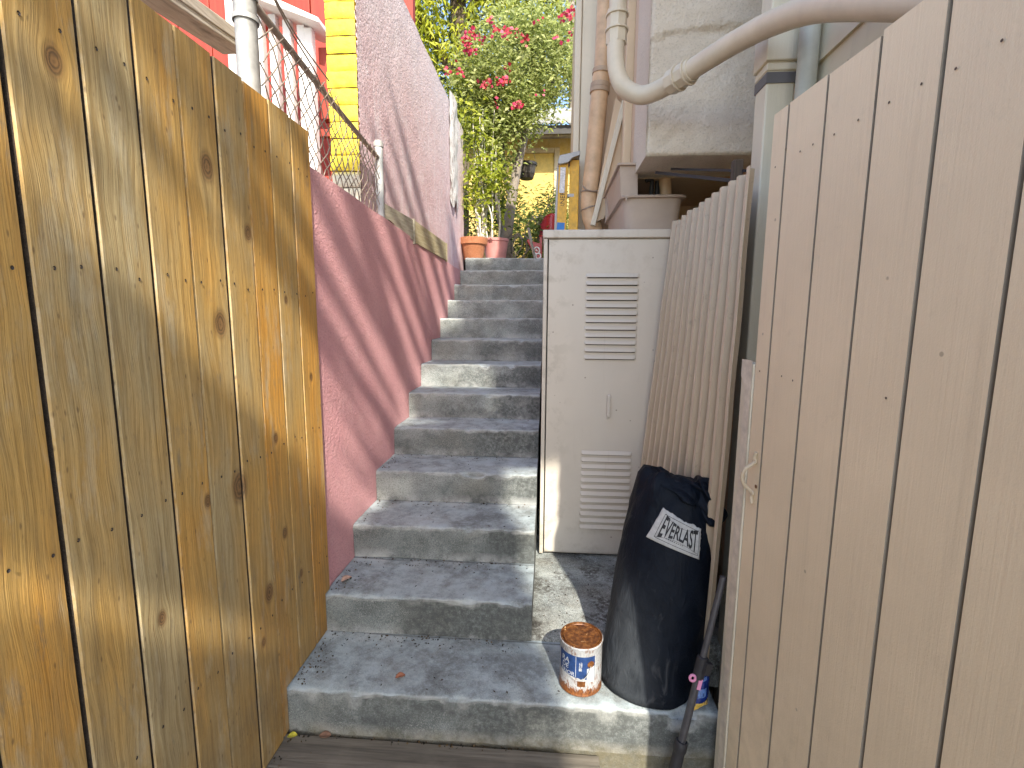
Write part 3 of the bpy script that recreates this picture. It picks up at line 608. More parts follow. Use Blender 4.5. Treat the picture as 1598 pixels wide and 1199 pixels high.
b.grid(lambda y, z: (BX0+.003*nz((y, z, 4), 8.), y, z), [BY0+.37, BY0+.25, BY0+.1, BY0+.013], lin(BZ0, 6., 60))
b.grid(lambda x, y: (x, y, BZ0+.003*nz((x, y, 4), 8.)), lin(BX0, 1.15, 20), [BY0+.37, BY0+.2, BY0+.013])
b.add([(BX0, BY0+.37, BZ0), (1.15, BY0+.37, BZ0), (1.15, BY0+.37, 6), (BX0, BY0+.37, 6)], [(3, 2, 1, 0)])
b.build('stucco_shell', MWST, ch, smooth='all')
# ------------------------------------------------------------------ PIPES
cp = thing('conduit', (.45, 2.2, 2.5), 'thick beige painted conduit sweeping past the stucco chimney box', 'pipe')
cpts = [(.279, 2.35, 3.6), (.279, 2.35, 3.0), (.276, 2.345, 2.80), (.273, 2.335, 2.70), (.279, 2.325, 2.62), (.302, 2.315, 2.555), (.345, 2.30, 2.513), (.395, 2.275, 2.492), (.455, 2.21, 2.490), (.531, 2.1, 2.501), (.587, 2.0, 2.505), (.639, 1.9, 2.503), (.690, 1.74, 2.472), (.725, 1.55, 2.405), (.752, 1.32, 2.285), (.78, 1.05, 2.13), (.81, .8, 1.98), (.84, .5, 1.9)]
b = B(); b.tube(spline(cpts, 8), .0375, 20); b.build('tube', MCOND, cp, smooth=True)
def coupling(b, p, d, r=.047, L=.10, n=8):
    p, d = Vector(p), Vector(d).normalized()
    b.tube([p-d*L*.5, p-d*L*.12], r, n); b.tube([p-d*L*.13, p-d*L*.06], r*1.1, 20); b.tube([p-d*L*.07, p+d*L*.36], r*.97, n); b.tube([p+d*L*.3, p+d*L*.37], r*1.08, 20); b.tube([p+d*L*.36, p+d*L*.5], r*.93, 20)
b = B(); coupling(b, (.510, 2.132, 2.4975), (.076, -.11, .011), .047, .11); b.build('coupling', MCOND, cp, bevel=.002)
b = B(); coupling(b, (.276, 2.345, 2.80), (0, 0, 1), .046, .14); b.build('coupling', MCOND, cp, bevel=.002)
class FB(B):
    k = 1.2
    def add(s, vs, fs): return B.add(s, [far(s.k, p) for p in vs], fs)
dp = thing('drain_pipe', (.26, 3., 2.0), 'rusty tan drain pipe with clamps running down behind the locker', 'pipe')
ppts = [(.288, 3., 3.75), (.288, 3., 3.3), (.283, 3., 2.98), (.272, 3., 2.86), (.245, 3.0, 2.45), (.232, 3.0, 2.29), (.226, 3., 2.22), (.235, 3., 2.14), (.262, 3.0, 2.06), (.30, 3.05, 1.96)]
b = FB(); b.tube(spline(ppts, 8), .049, 18); b.build('tube', MPIPE, dp, smooth=True)
b = FB()
for z, x in ((2.92, .279), (2.845, .270), (2.82, .268)): b.tube([(x, 3., z-.012), (x+.002, 3., z+.012)], .056, 18)
b.build('clamp', plain('dull_clamp', (.42, .31, .21), .6, 0), dp, smooth=True)
b = FB(); b.tube([(.2285, 3., 2.262), (.2295, 3., 2.268)], .0535, 18); b.tube([(.23, 3., 2.175), (.228, 3., 2.182)], .0535, 18)
b.tube(spline([(.18, 2.96, 2.30), (.21, 2.945, 2.27), (.26, 2.95, 2.265), (.31, 2.97, 2.29)]), .004, 6); b.build('strap', MRUSTW, dp, smooth=True)
b = FB(); b.prism([(.352, 2.76), (.405, 2.71), (.448, 2.36), (.305, 2.11), (.242, 2.085)], 'y', 2.94, 2.965); b.build('gusset', MBW, hh)
b = FB(); b.bar((.40, 2.935, 2.735), (.245, 2.935, 2.07), .028, .030, (0, 1, 0)); b.build('brace', MBT, hh, bevel=.004)
# rods and old post under the chimney box
rd = thing('iron_bracket', (.75, 2.3, 2.2), 'dark iron bracket rods under the stucco chimney box', 'bracket')
b = B(); b.bar((.53, 2.62, 2.27), (.735, 2.05, 2.075), .016, .014); b.build('rod', MRUB, rd)
b = B(); b.bar((.60, 2.60, 2.28), (.74, 2.0, 2.10), .011, .010); b.build('rod', MRUB, rd)
b = B(); b.box((.70, 2.02, 1.3), (.735, 2.06, 2.15)); tag(b.build('timber_post', wood_grey('blackened_wood', (.05, .035, .025), (.12, .085, .06), 'z'), bevel=.004), 'blackened timber post behind the top of the corrugated sheet', 'post')
b = B(); b.tube(spline([(.62, 2.85, 2.32), (.64, 2.85, 2.15), (.66, 2.84, 1.98)]), .032, 14); tag(b.build('vent_pipe', MPIPE, smooth=True), 'short tan pipe behind the grey tubs', 'pipe')
# ------------------------------------------------------------------ LOCKER
lk = thing('metal_locker', (.345, 2.95, .19), 'tall beige sheet metal locker with two louvre panels at the stair side', 'cabinet')
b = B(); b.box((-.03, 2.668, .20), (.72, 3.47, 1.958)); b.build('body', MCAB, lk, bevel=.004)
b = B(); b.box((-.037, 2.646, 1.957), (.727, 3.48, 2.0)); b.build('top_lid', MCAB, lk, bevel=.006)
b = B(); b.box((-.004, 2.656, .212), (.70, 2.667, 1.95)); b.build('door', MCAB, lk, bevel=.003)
b = B(); b.box((-.0095, 2.664, .205), (-.0045, 2.6675, 1.955)); b.build('door_gap', MDK, lk)
b = B(); b.box((-.031, 2.652, .20), (-.0105, 2.667, 1.956)); b.build('side_flange', MCAB, lk, bevel=.003)
for (zt_, x0, x1) in ((1.757, .193, .472), (.794, .192, .472)):
    for k in range(12):
        z = zt_-k*.0392; b = B()
        # pressed louvre: sloping hood with an open lower lip
        yb = 2.6555; n = 10; prof = [(yb, z+.019), (yb-.004, z+.015), (yb-.0105, z+.004), (yb-.0125, z), (yb-.0115, z-.0015), (yb+.0, z+.001)]
        def lf(x, k2):
            e = min(1, (x-x0)/.012, (x1-x)/.012); e = max(0, e)**.5; y, zz = prof[k2]; return (x, yb+(y-yb)*e-.0004, zz)
        b.grid(lf, [x0, x0+.003, x0+.007, x0+.012]+lin(x0+.03, x1-.03, 4)+[x1-.012, x1-.007, x1-.003, x1], list(range(6)))
        b.add([(x0+.008, yb-.0008, z-.006), (x1-.008, yb-.0008, z-.006), (x1-.008, yb-.0008, z+.001), (x0+.008, yb-.0008, z+.001)], [(0, 1, 2, 3)]); b.mi[-1] = 1
        b.build('louvre', [MCAB, MDK], lk, smooth=True)
b = B(); b.bar((.333, 2.630, 1.012), (.333, 2.630, 1.132), .017, .010, (0, 1, 0)); b.box((.326, 2.634, 1.118), (.340, 2.657, 1.132)); b.box((.326, 2.634, 1.012), (.340, 2.657, 1.026)); b.box((.326, 2.648, .996), (.340, 2.657, 1.012)); b.build('handle', plain('pale_handle', (.62, .57, .50), .35), lk, bevel=.003)
b = B(); b.box((-.02, 2.69, .185), (.70, 3.45, .20)); b.build('base', MDK, lk)  # near-black box stands in for the shaded gap under the locker
# ------------------------------------------------------------------ GREY TUBS on the locker
def tub(name, x0, x1, y0, y1, z0, z1, label, cut=False):
    t = thing(name, ((x0+x1)/2, (y0+y1)/2, z0), label, 'tub', 'grey plastic tubs on the locker')
    def ringp(ins, z, n=6, r=.05):
        pts = []
        for cx, cy, a0 in ((x1-ins-r, y0+ins+r, -90), (x1-ins-r, y1-ins-r, 0), (x0+ins+r, y1-ins-r, 90), (x0+ins+r, y0+ins+r, 180)):
            for k in range(n): a = math.radians(a0+90*k/(n-1)); pts.append((cx+r*math.cos(a), cy+r*math.sin(a), z))
        return pts
    prof = [(.05, z0), (.026, z0+.004), (.012, z1-.014), (.010, z1-.013), (-.006, z1-.013), (-.008, z1-.004), (-.004, z1), (.012, z1), (.018, z1-.006), (.034, z0+.012), (.06, z0+.01)]
    b = B(); n = 24; vs = []; [vs.extend(ringp(i_, z_)) for i_, z_ in prof]
    fs = [(i*n+k, i*n+(k+1) % n, (i+1)*n+(k+1) % n, (i+1)*n+k) for i in range(len(prof)-1) for k in range(n)]
    fs += [tuple(range(n))[::-1], tuple(range((len(prof)-1)*n, len(prof)*n))]
    b.add(vs, fs); b.build('basin', MTUB, t, smooth=True)
    b = B()
    for xx in (x0+.02,): b.box((xx, y0-.010, z1-.03), (xx+.006, y0-.002, z1-.013))
    b.build('rib', MTUB, t); return t
tub('plastic_tub', .372, .705, 2.70, 3.46, 2.001, 2.182, 'lower grey plastic tub standing on the locker top')
t2 = thing('plastic_tub', (.53, 3.0, 2.19), 'upper grey plastic tub with an open front, stacked inside the lower tub', 'tub', 'grey plastic tubs on the locker')
b = B(); X0, X1, Y0_, Y1_, Z0, Z1 = .362, .735, 2.74, 3.46, 2.17, 2.348
b.prism([(X0+.012, Z0), (X0+.10, Z0), (X0+.095, Z1-.03), (X0+.13, Z1-.012), (X1, Z1-.012), (X1, Z1), (X0, Z1)], 'y', Y0_, Y0_+.006)
b.add([(X0, Y0_+.006, Z1), (X0, Y1_, Z1), (X0+.03, Y1_, Z0), (X0+.012, Y0_+.006, Z0)], [(0, 1, 2, 3)])
b.add([(X0+.10, Y0_+.006, Z0), (X0+.11, Y1_-.1, Z0), (X0+.10, Y1_-.1, Z1-.02), (X0+.095, Y0_+.006, Z1-.02)], [(0, 1, 2, 3)])
b.add([(X0, Y1_-.09, Z0), (X1, Y1_-.09, Z0), (X1, Y1_-.09, Z1), (X0, Y1_-.09, Z1)], [(0, 1, 2, 3)]); b.build('basin', MTUB, t2, bevel=.002)
b = B(); b.bar((X0-.006, Y0_-.008, Z1-.003), (X1, Y0_-.008, Z1-.003), .016, .012); b.bar((X0-.006, Y0_-.01, Z1-.003), (X0-.004, Y1_, Z1-.003), .014, .012); b.build('rim', MTUB, t2, bevel=.003)
b = B(); b.tube([(.555, 2.86, 2.17), (.555, 2.86, 2.30)], .012, 10); b.tube([(.59, 2.88, 2.17), (.59, 2.88, 2.30)], .013, 10); b.tube(spline([(.52, 2.85, 2.29), (.57, 2.85, 2.31), (.62, 2.87, 2.30)]), .012, 10); b.build('fitting', MRUB, t2, smooth=True)
# ------------------------------------------------------------------ CORRUGATED SHEET leaning along the side wall
b = B(); NR = 12; shp = [(0, 0), (.22, 0), (.34, 1), (.60, 1), (.72, 0)]
us = [(k+q)/NR for k in range(NR) for q, _ in shp][:-1]; hs = [q for k in range(NR) for _, q in shp][:-1]
def cs(u, z):
    f = (z-.17)/1.85; y = 2.60-.93*u; xb = .475+.15*u; xt = .633+.035*u
    x = xb+(xt-xb)*f**.9; hgt = hs[us.index(u)]
    return Vector((x-.027*hgt+.003*nz((u*3, z*2, 0), 2.), y+.006*math.sin(z*2+u*4), z+(.016*u+.012*nz((u*6, 0, 0), 2.))*f))
zl = lin(.172, 2.015, 36); b.a = {'edge': 0.}
nu = len(us)
for j in range(len(zl)-1):
    for i in range(nu-1):
        b.a['edge'] = 1. if hs[i] == 1 and hs[i+1] == 1 else (.5 if hs[i]+hs[i+1] == 1 else 0.)
        q = [cs(us[i], zl[j]), cs(us[i+1], zl[j]), cs(us[i+1], zl[j+1]), cs(us[i], zl[j+1])]; b.add(q, [(0, 1, 2, 3)])
o = b.build('corrugated_sheet', MCORR); md = o.modifiers.new('weld', 'WELD'); md = o.modifiers.new('solid', 'SOLIDIFY'); md.thickness = .003
tag(o, 'cloudy beige corrugated fibreglass sheet leaning beside the locker', 'roofing sheet')
# ------------------------------------------------------------------ HEAVY BAG
AX = Vector((.185, .267, .946)).normalized(); A0 = Vector((.408, 1.775, .17)); E1 = Vector((0, -1, 0)); E1 = (E1-AX*E1.dot(AX)).normalized(); E2 = AX.cross(E1)
S0 = A0.dot(AX); S1 = S0+.735
def bag_r(th, s):
    t = (s-S0)/(S1-S0); r = .180+.010*math.sin(math.pi*min(1, max(0, t)))
    r += .006*nz((math.cos(th)*1.3, math.sin(th)*1.3, s*3), 1.3)+.003*nz((math.cos(th)*2, math.sin(th)*2, s*9), 2.1)
    if t > .6:
        q = min(1, (t-.6)/.4)                                  # drawn-in, pleated towards the top
        r += q*(.007*nz((math.cos(th)*3.5, math.sin(th)*3.5, s*2.), 1.9)+.011*nz((math.cos(th-s*3)*2.5, math.sin(th-s*3)*2.5, 4+s), 1.5)) - .012*q*q
    return r
def bag_p(th, s, d=0.):
    c = A0+AX*(s-S0); r = bag_r(th, s)+d; return c+(E1*math.cos(th)+E2*math.sin(th))*r
pb = thing('punching_bag', (.41, 1.78, .17), 'dark navy heavy punching bag leaning in the corner beside the gate', 'punching bag')
b = B(); n = 96; rows = []
for s in [S0-.06]+lin(S0-.03, S1-.03, 70): rows.append([bag_p(2*math.pi*k/n, s) for k in range(n)])
for q, (f, up) in enumerate(((.97, .012), (.88, .035), (.74, .048), (.55, .05), (.3, .045), (.08, .04))):   # crumpled top
    row = []
    for k in range(n):
        th = 2*math.pi*k/n; c = A0+AX*(S1-.03-S0); r = bag_r(th, S1-.03)*f
        wr = .022*nz((math.cos(th)*2*f, math.sin(th)*2*f, 8), 1.7)+.014*nz((math.cos(th)*4*f, math.sin(th)*4*f, 3), 1.7)
        lift = .028*max(0, math.sin(th*.5-.9))*f
        row.append(c+AX*(up+wr-.012*math.cos(th-.6)+lift)+(E1*math.cos(th)+E2*math.sin(th))*r)
    rows.append(row)
vs = []
for row in rows:
    for p in row:
        p = Vector(p)
        if p.z < .1735: p.z = .1735
        vs.append(p)
fs = [(i*n+k, i*n+(k+1) % n, (i+1)*n+(k+1) % n, (i+1)*n+k) for i in range(len(rows)-1) for k in range(n)]; fs += [tuple(range(n))[::-1], tuple(range((len(rows)-1)*n, len(rows)*n))]
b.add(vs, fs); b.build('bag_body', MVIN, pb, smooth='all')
# drawn-up loose vinyl crumpled over the right-hand shoulder
def lobe(name, c, rad, seed, amp):
    b = B(); c = Vector(c); nu, nv = 56, 40
    def f(u, v):
        d = Vector((math.cos(u)*math.sin(v), math.sin(u)*math.sin(v), math.cos(v)))
        q = d*1.25+Vector((seed, seed*.7, 0)); q.z *= .55; q.x += .35*d.z
        n1 = mn.noise(q*.95); rdg = (1-abs(n1)*2.6)*.8+.2*mn.noise(q*2.2); fold = math.sin(u*3+d.z*5+seed+n1*4)*math.sin(v)
        k = 1+amp*(rdg-.55)+amp*.45*fold
        p = c+Vector((d.x*rad[0]*k, d.y*rad[1]*k, d.z*rad[2]*(1+amp*.5*(rdg-.4)))); return p
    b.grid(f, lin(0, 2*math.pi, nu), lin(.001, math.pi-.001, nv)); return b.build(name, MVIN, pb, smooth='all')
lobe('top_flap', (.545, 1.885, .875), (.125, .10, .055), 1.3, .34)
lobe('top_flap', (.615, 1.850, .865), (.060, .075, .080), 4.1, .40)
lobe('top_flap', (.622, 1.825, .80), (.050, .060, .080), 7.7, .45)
# label wrapped on the bag; corners (theta, s): bilinear
PT = {(0, 0): (-.766, .521), (1, 0): (.322, .488), (0, 1): (-.555, .640), (1, 1): (.267, .599)}
def patch(u, v, d):
    th = sum(PT[i, j][0]*(u if i else 1-u)*(v if j else 1-v) for i in (0, 1) for j in (0, 1)); s = sum(PT[i, j][1]*(u if i else 1-u)*(v if j else 1-v) for i in (0, 1) for j in (0, 1))
    return bag_p(th, s+S0, d)
b = B()
def pe(u, v):
    uu = u+(.022*nz((v*9, 1, 2), 1.9)+.016*nz((v*30, 1, 2), 1.)) * (1 if u > .9 else 0)+(.01*nz((v*6, 5, 2), 1.))*(u < .05)
    vv = v+(.04*nz((u*7, 1, 8), 1.3)-.05*(u > .3)*(u < .8)*math.sin((u-.3)*6.28) + .03*nz((u*22, 4, 8), 1.))*(1 if v > .9 else 0)
    return patch(uu, vv, .0022+.0012*nz((u*5, v*3, 0)))
b.grid(pe, lin(0, 1, 41), lin(0, 1, 17)); lb = b.build('label', MPATCH, pb, smooth='all'); md = lb.modifiers.new('s', 'SOLIDIFY'); md.thickness = .0015; md.offset = 1
b = B()
def strip(pts, w_):
    for i in range(len(pts)-1):
        (u0, v0), (u1, v1) = pts[i], pts[i+1]; du, dv = u1-u0, v1-v0*1.; L = math.hypot(du, dv*.5) or 1; nx, ny = -dv*.5/L*w_, du/L*w_*2
        b.add([patch(u0-nx, v0-ny, .0058), patch(u1-nx, v1-ny, .0058), patch(u1+nx, v1+ny, .0058), patch(u0+nx, v0+ny, .0058)], [(0, 1, 2, 3)])
def ln(a, c, n_=14): return [(a[0]+(c[0]-a[0])*k/n_, a[1]+(c[1]-a[1])*k/n_) for k in range(n_+1)]
strip(ln((.13, .12), (.13, .88), 6), .0045); strip(ln((.95, .10), (.95, .86), 6), .0045); strip(ln((.13, .12), (.95, .10)), .0035); strip(ln((.13, .88), (.95, .86)), .0035)
strip([(.14+.8*k/20, .90-.20*math.sin(math.pi*k/20)) for k in range(21)], .0025); strip([(.14+.8*k/20, .14+.12*math.sin(math.pi*k/20)) for k in range(21)], .0025)
vs, fs = text_mesh('EVERLAST', 1., .022); xs_ = [v[0] for v in vs]; ys_ = [v[1] for v in vs]; x0, x1, y0, y1 = min(xs_), max(xs_), min(ys_), max(ys_)
def tv(v):
    u = (v[0]-x0)/(x1-x0); q = (v[1]-y0)/(y1-y0); hh_ = .215+.16*abs(2*u-1)**1.5; sk = (u-.5)*.0
    return patch(.175+.74*u+sk, .52+(q-.5)*2*hh_, .006)
b.add([tv(v) for v in vs], fs)
for k in range(9): u0 = .33+k*.037; strip([(u0, .215), (u0+.02, .215)], .006)
b.build('lettering', MBLK, pb)
# ------------------------------------------------------------------ PAINT CAN
CC = Vector((.143, 1.70, .1725)); cn = thing('paint_can', CC, 'rusty white and blue paint can standing on the bottom step', 'paint can')
b = B(); b.lathe([(.0, .002), (.074, .002), (.079, .0), (.0805, .003), (.079, .007), (.078, .01), (.078, .178), (.0795, .181), (.081, .185), (.0805, .189), (.078, .191)], CC, 64); b.build('can_body', MCAN, cn, smooth=True)
b = B(); b.lathe([(.0785, .1905), (.078, .1935), (.0745, .194), (.073, .188), (.0695, .187), (.068, .192), (.066, .1928), (.064, .190), (.05, .1885), (.02, .1895), (.0, .190)], CC, 64); b.build('lid', MRUST, cn, smooth=True)
def canp(a, z, r=.0786): return (CC.x+r*math.sin(a), CC.y-r*math.cos(a), CC.z+z)
def wrap(name, mat, a0, a1, zf0, zf1, r, na=24):
    b = B(); b.grid(lambda a, k: canp(a, (zf0(a) if callable(zf0) else zf0)*(1-k)+(zf1(a) if callable(zf1) else zf1)*k, r), lin(a0, a1, na), lin(0, 1, 6)); return b.build(name, mat, cn, smooth='all')
wrap('label', MBLUE, -1.30, .62, lambda a: .072+.006*nz((a*4, 0, 0), 2.)-.006*a, .158, .0786)
wrap('paper_tag', plain('paper_tag', (.46, .49, .52), .6, 0, .25, 90.), .22, .60, .058, lambda a: .112+.02*(a-.22), .0791)
wrap('rust_patch', MRUST, -.22, .16, .040, .062, .0789, 10)
b = B(); c0 = Vector(canp(.40, .128, .0793)); nn = Vector((math.sin(.4), -math.cos(.4), 0)); tt = Vector((math.cos(.4), math.sin(.4), 0))
b.add([c0+nn*.003]+[c0+tt*.0135*math.cos(q*.3927)+Vector((0, 0, .0135*math.sin(q*.3927))) for q in range(16)], [(0, 1+q, 1+(q+1) % 16) for q in range(16)]); b.build('handle_ear', MRUST, cn)
b = B()
def cant(txt, a, z, sz, ital=.1):
    vs, fs = text_mesh(txt, sz); b.add([canp(a+(v[0]+ital*v[1])/.0786, z+v[1], .0790) for v in vs], fs)
cant('RA', -1.12, .122, .030); cant('DE', -1.08, .100, .026); cant('ERIOR', -1.14, .078, .022)
for (a, z0_, z1_, w_) in ((-.30, .075, .157, .010), (.655, .055, .165, .014)):
    b.grid(lambda q, k: canp(a+q*w_, z0_+(z1_-z0_)*k, .0790), [-1, 1], lin(0, 1, 4))
FR = random.Random(21)
for k in range(26):
    a = FR.uniform(-.25, .1); z = .10+.03*FR.random(); b.grid(lambda q, e: canp(a*.4-.05+q*.006, z+e*FR.uniform(.004, .012), .0790), [-1, 1], [0, 1])
b.build('lettering', plain('white_ink', (.48, .50, .52), .5), cn)
b = B(); b.tube(spline([canp(-.55, .078, .084), canp(-.25, .070, .0865), canp(0.05, .078, .087), canp(.25, .098, .086), canp(.38, .124, .083)]), .0012, 6); b.build('bail_wire', MGALV, cn)
# ------------------------------------------------------------------ POLE, PACKET
po = thing('telescopic_pole', (.44, 1.5, -.1), 'dark grey telescopic pole with black grip leaning beside the bag', 'pole')
P0, P1 = Vector((.425, 1.485, -.10)), Vector((.590, 1.555, .70)); pd = (P1-P0).normalized()
def pp(t): return P0+(P1-P0)*t
b = B(); b.tube([pp(.10), pp(.62)], .0125, 14); b.tube([pp(.62), pp(1.)], .0105, 14); b.build('shaft', MPOLE, po, smooth=True)
b = B(); b.tube([pp(0), pp(.02), pp(.23), pp(.245), pp(.25), pp(.285), pp(.29)], [.017, .019, .019, .019, .0215, .0215, .018], 16); b.build('grip', MRUB, po, smooth=True)
b = B(); b.tube([pp(.565), pp(.57), pp(.655), pp(.66)], [.015, .019, .019, .014], 12); b.bar(pp(.60)+Vector((.012, -.02, 0)), pp(.65)+Vector((.014, -.02, 0)), .016, .022); b.build('joint_clamp', MRUB, po, smooth=True)
b = B(); c = pp(.575)+Vector((-.022, -.012, 0)); b.tube([c+Vector((.009*math.cos(q*.5236), -.002*q*0, .011*math.sin(q*.5236))) for q in range(13)], .0045, 8); b.build('pink_ring', MPINKP, po, smooth=True)
b = B(); b.bar(pp(.53)+Vector((.004, -.016, 0)), pp(.575)+Vector((.004, -.016, 0)), .012, .003, (0, 1, 0)); b.build('sticker', MPINKP, po)
sp_ = thing('snack_packet', (.552, 1.60, .172), 'crumpled blue snack packet behind the pole', 'packet')
b = B()
def pk(u, v, sg):
    bl = (1-(2*u-1)**2)*(1-(2*v-1)**4)*.013*sg; p = Vector((.530+.055*u+.012*v, 1.585+.02*u+.03*v, .178+.115*v+.014*u)); return p+Vector((bl*.35, -bl, 0))+Vector((0, 1, 0))*.004*nz((u*4, v*5, sg), 2.)
b.grid(lambda u, v: pk(u, v, 1), lin(0, 1, 14), lin(0, 1, 18)); b.grid(lambda u, v: pk(1-u, v, -1), lin(0, 1, 14), lin(0, 1, 18)); b.build('wrapper', plain('shiny_blue_film', (.012, .035, .22), .25, .2, .4, 30.), sp_, smooth='all')
b = B(); b.grid(lambda u, v: pk(u, v*.2, 1)+Vector((0, -.0012, 0)), lin(0, 1, 8), lin(0, 1, 4)); b.build('yellow_band', plain('yellow_film', (.75, .50, .10), .3, 0, .4, 60.), sp_, smooth='all')
b = B(); b.grid(lambda u, v: pk(.3+u*.4, .8+v*.08, 1)+Vector((0, -.0012, 0)), lin(0, 1, 5), lin(0, 1, 3)); b.grid(lambda u, v: pk(.15+u*.5, .35+v*.25, 1)+Vector((0, -.0012, 0)), lin(0, 1, 5), lin(0, 1, 3)); b.build('printing', plain('pale_blue_ink', (.12, .22, .50), .4, 0, .6, 150.), sp_, smooth='all')
# ------------------------------------------------------------------ FALLEN LEAVES and litter
def fallen(c, L, col, ang, label, curl=.35):
    b = B(); ca, sa = math.cos(ang), math.sin(ang)
    def f(u, v):
        wv = math.sin(math.pi*u)**.8*L*.34; x = (u-.5)*L; y = v*wv; z = .002+abs(v)*wv*curl+.010*(2*u-1)**2*L*8*.1; return (c[0]+x*ca-y*sa, c[1]+x*sa+y*ca, c[2]+z)
    b.grid(f, lin(0, 1, 12), lin(-1, 1, 7)); o = b.build('fallen_leaf', plain('dry_leaf', col, .6, 0, .3, 90.), smooth='all'); m_ = o.modifiers.new('s', 'SOLIDIFY'); m_.thickness = .0008
    tag(o, label, 'leaf')
fallen((-.905, 2.035, .345), .055, (.50, .33, .24), 1.0, 'pale pinkish dry leaf on the second step by the pink wall', .6)
fallen((-.544, 1.664, .173), .040, (.33, .13, .065), .5, 'small reddish brown dry leaf in the middle of the bottom step', .7)
fallen((-.919, 1.545, .002), .036, (.62, .55, .05), .3, 'yellow green leaf on the deck at the foot of the fence', .6)
fallen((-.80, 1.557, .002), .045, (.25, .14, .09), .1, 'brown curled leaf on the deck against the bottom riser', .4)
b = B(); FR = random.Random(31)
for k in range(750):
    q = FR.random()
    if q < .38: x, y, z = FR.uniform(0, .75), FR.uniform(1.62, 2.62), 0; z = .19 if y > 1.935 else .174
    else:
        i = FR.choice([1, 1, 2, 2, 3, 4, 5]); x = FR.uniform(-.93, -.08); y = T0+TREAD*(i-1)+TREAD*FR.choice([FR.uniform(.08, .95), FR.uniform(.75, .97)]); z = RISE*i+.003
    L = FR.uniform(.0025, .008); a = FR.uniform(0, 6.28); w2 = L*FR.uniform(.12, .4); dx, dy = math.cos(a)*L, math.sin(a)*L; nx, ny = -math.sin(a)*w2, math.cos(a)*w2
    b.a = {'col': FR.choice([(.03, .022, .015), (.06, .04, .025), (.12, .08, .045), (.02, .02, .018)])}
    b.add([(x-dx, y-dy, z+.001), (x+nx, y+ny, z+.003), (x+dx, y+dy, z+.001), (x-nx, y-ny, z)], [(0, 3, 2, 1)])
for k in range(420):
    i = FR.choice([0, 1, 1, 1, 2, 2, 3, 4]); x = -.945+abs(FR.gauss(0, .035))+.006; y = FR.uniform(1.2, 1.55) if i == 0 else T0+TREAD*(i-1)+TREAD*FR.uniform(.05, .97); z = RISE*i+.004
    if FR.random() < .45 and i > 0: x = FR.uniform(-.92, -.08); y = T0+TREAD*i-abs(FR.gauss(0, .018))-.008
    if FR.random() < .2: x = FR.uniform(-.9, .1); y = 1.562-abs(FR.gauss(0, .01)); z = .002
    L = FR.uniform(.002, .007); a = FR.uniform(0, 6.28); w2 = L*FR.uniform(.3, .8); dx, dy = math.cos(a)*L, math.sin(a)*L; nx, ny = -math.sin(a)*w2, math.cos(a)*w2
    b.a = {'col': FR.choice([(.05, .035, .02), (.11, .075, .04), (.20, .13, .06), (.03, .028, .02)])}
    b.add([(x-dx, y-dy, z+.001), (x+nx, y+ny, z+.004), (x+dx, y+dy, z+.001), (x-nx, y-ny, z)], [(0, 3, 2, 1)])
lt = b.build('leaf_litter', MLEAF); lt['kind'] = 'stuff'; tag(lt, 'dark specks of leaf litter scattered over slab and treads', 'litter')
# ------------------------------------------------------------------ LADDER
class LB(B):
    def add(s, vs, fs): return B.add(s, [((p[0]-.045)*1.075, p[1]*1.075, max(1.19, EYE+(p[2]-EYE)*1.075)) for p in vs], fs)
la = thing('step_ladder', (.14, 3.45, 1.19), 'yellow fibreglass step ladder standing behind the locker', 'ladder')
def rail(x, y, xb, yb): b = LB(); b.bar((xb, yb, 1.19), (x, y, 2.575), .062, .028, (0, 1, 0)); return b
rail(.128, 3.40, .105, 3.37).build('rail', MLAD, la, bevel=.004); rail(.200, 3.42, .200, 3.39).build('rail', MLAD, la, bevel=.004)
b = LB(); b.bar((.055, 3.47, 1.19), (.095, 3.45, 2.55), .02, .03, (0, 1, 0)); b.build('rear_rail', MALU, la, bevel=.003)
b = LB(); b.prism([(.088, 2.545), (.10, 2.535), (.155, 2.545), (.185, 2.575), (.232, 2.59), (.232, 2.618), (.10, 2.592)], 'y', 3.36, 3.50); b.build('top_cap', MALU, la, bevel=.004)
for k in range(4): b = LB(); b.box((.10, 3.40, 1.5+.28*k), (.20, 3.43, 1.52+.28*k)); b.build('tread', MALU, la)
b = LB(); b.bar((.118, 3.378, 2.36), (.124, 3.379, 2.52), .034, .003, (0, 1, 0)); b.build('warning_label', plain('label_white', (.70, .70, .70), .5, 0, .35, 70.), la)
vs, fs = text_mesh('WERNER', .042); b = LB(); b.add([(.137-v[1]*1.0+(v[0]*.012), 3.3795, 2.20+v[0]) for v in vs], fs); b.build('lettering', MBLK, la)
b = LB(); b.bar((.108, 3.3735, 2.02), (.117, 3.3765, 2.17), .05, .003, (0, 1, 0)); b.build('paint_smear', plain('blue_smear', (.04, .20, .55), .6), la)
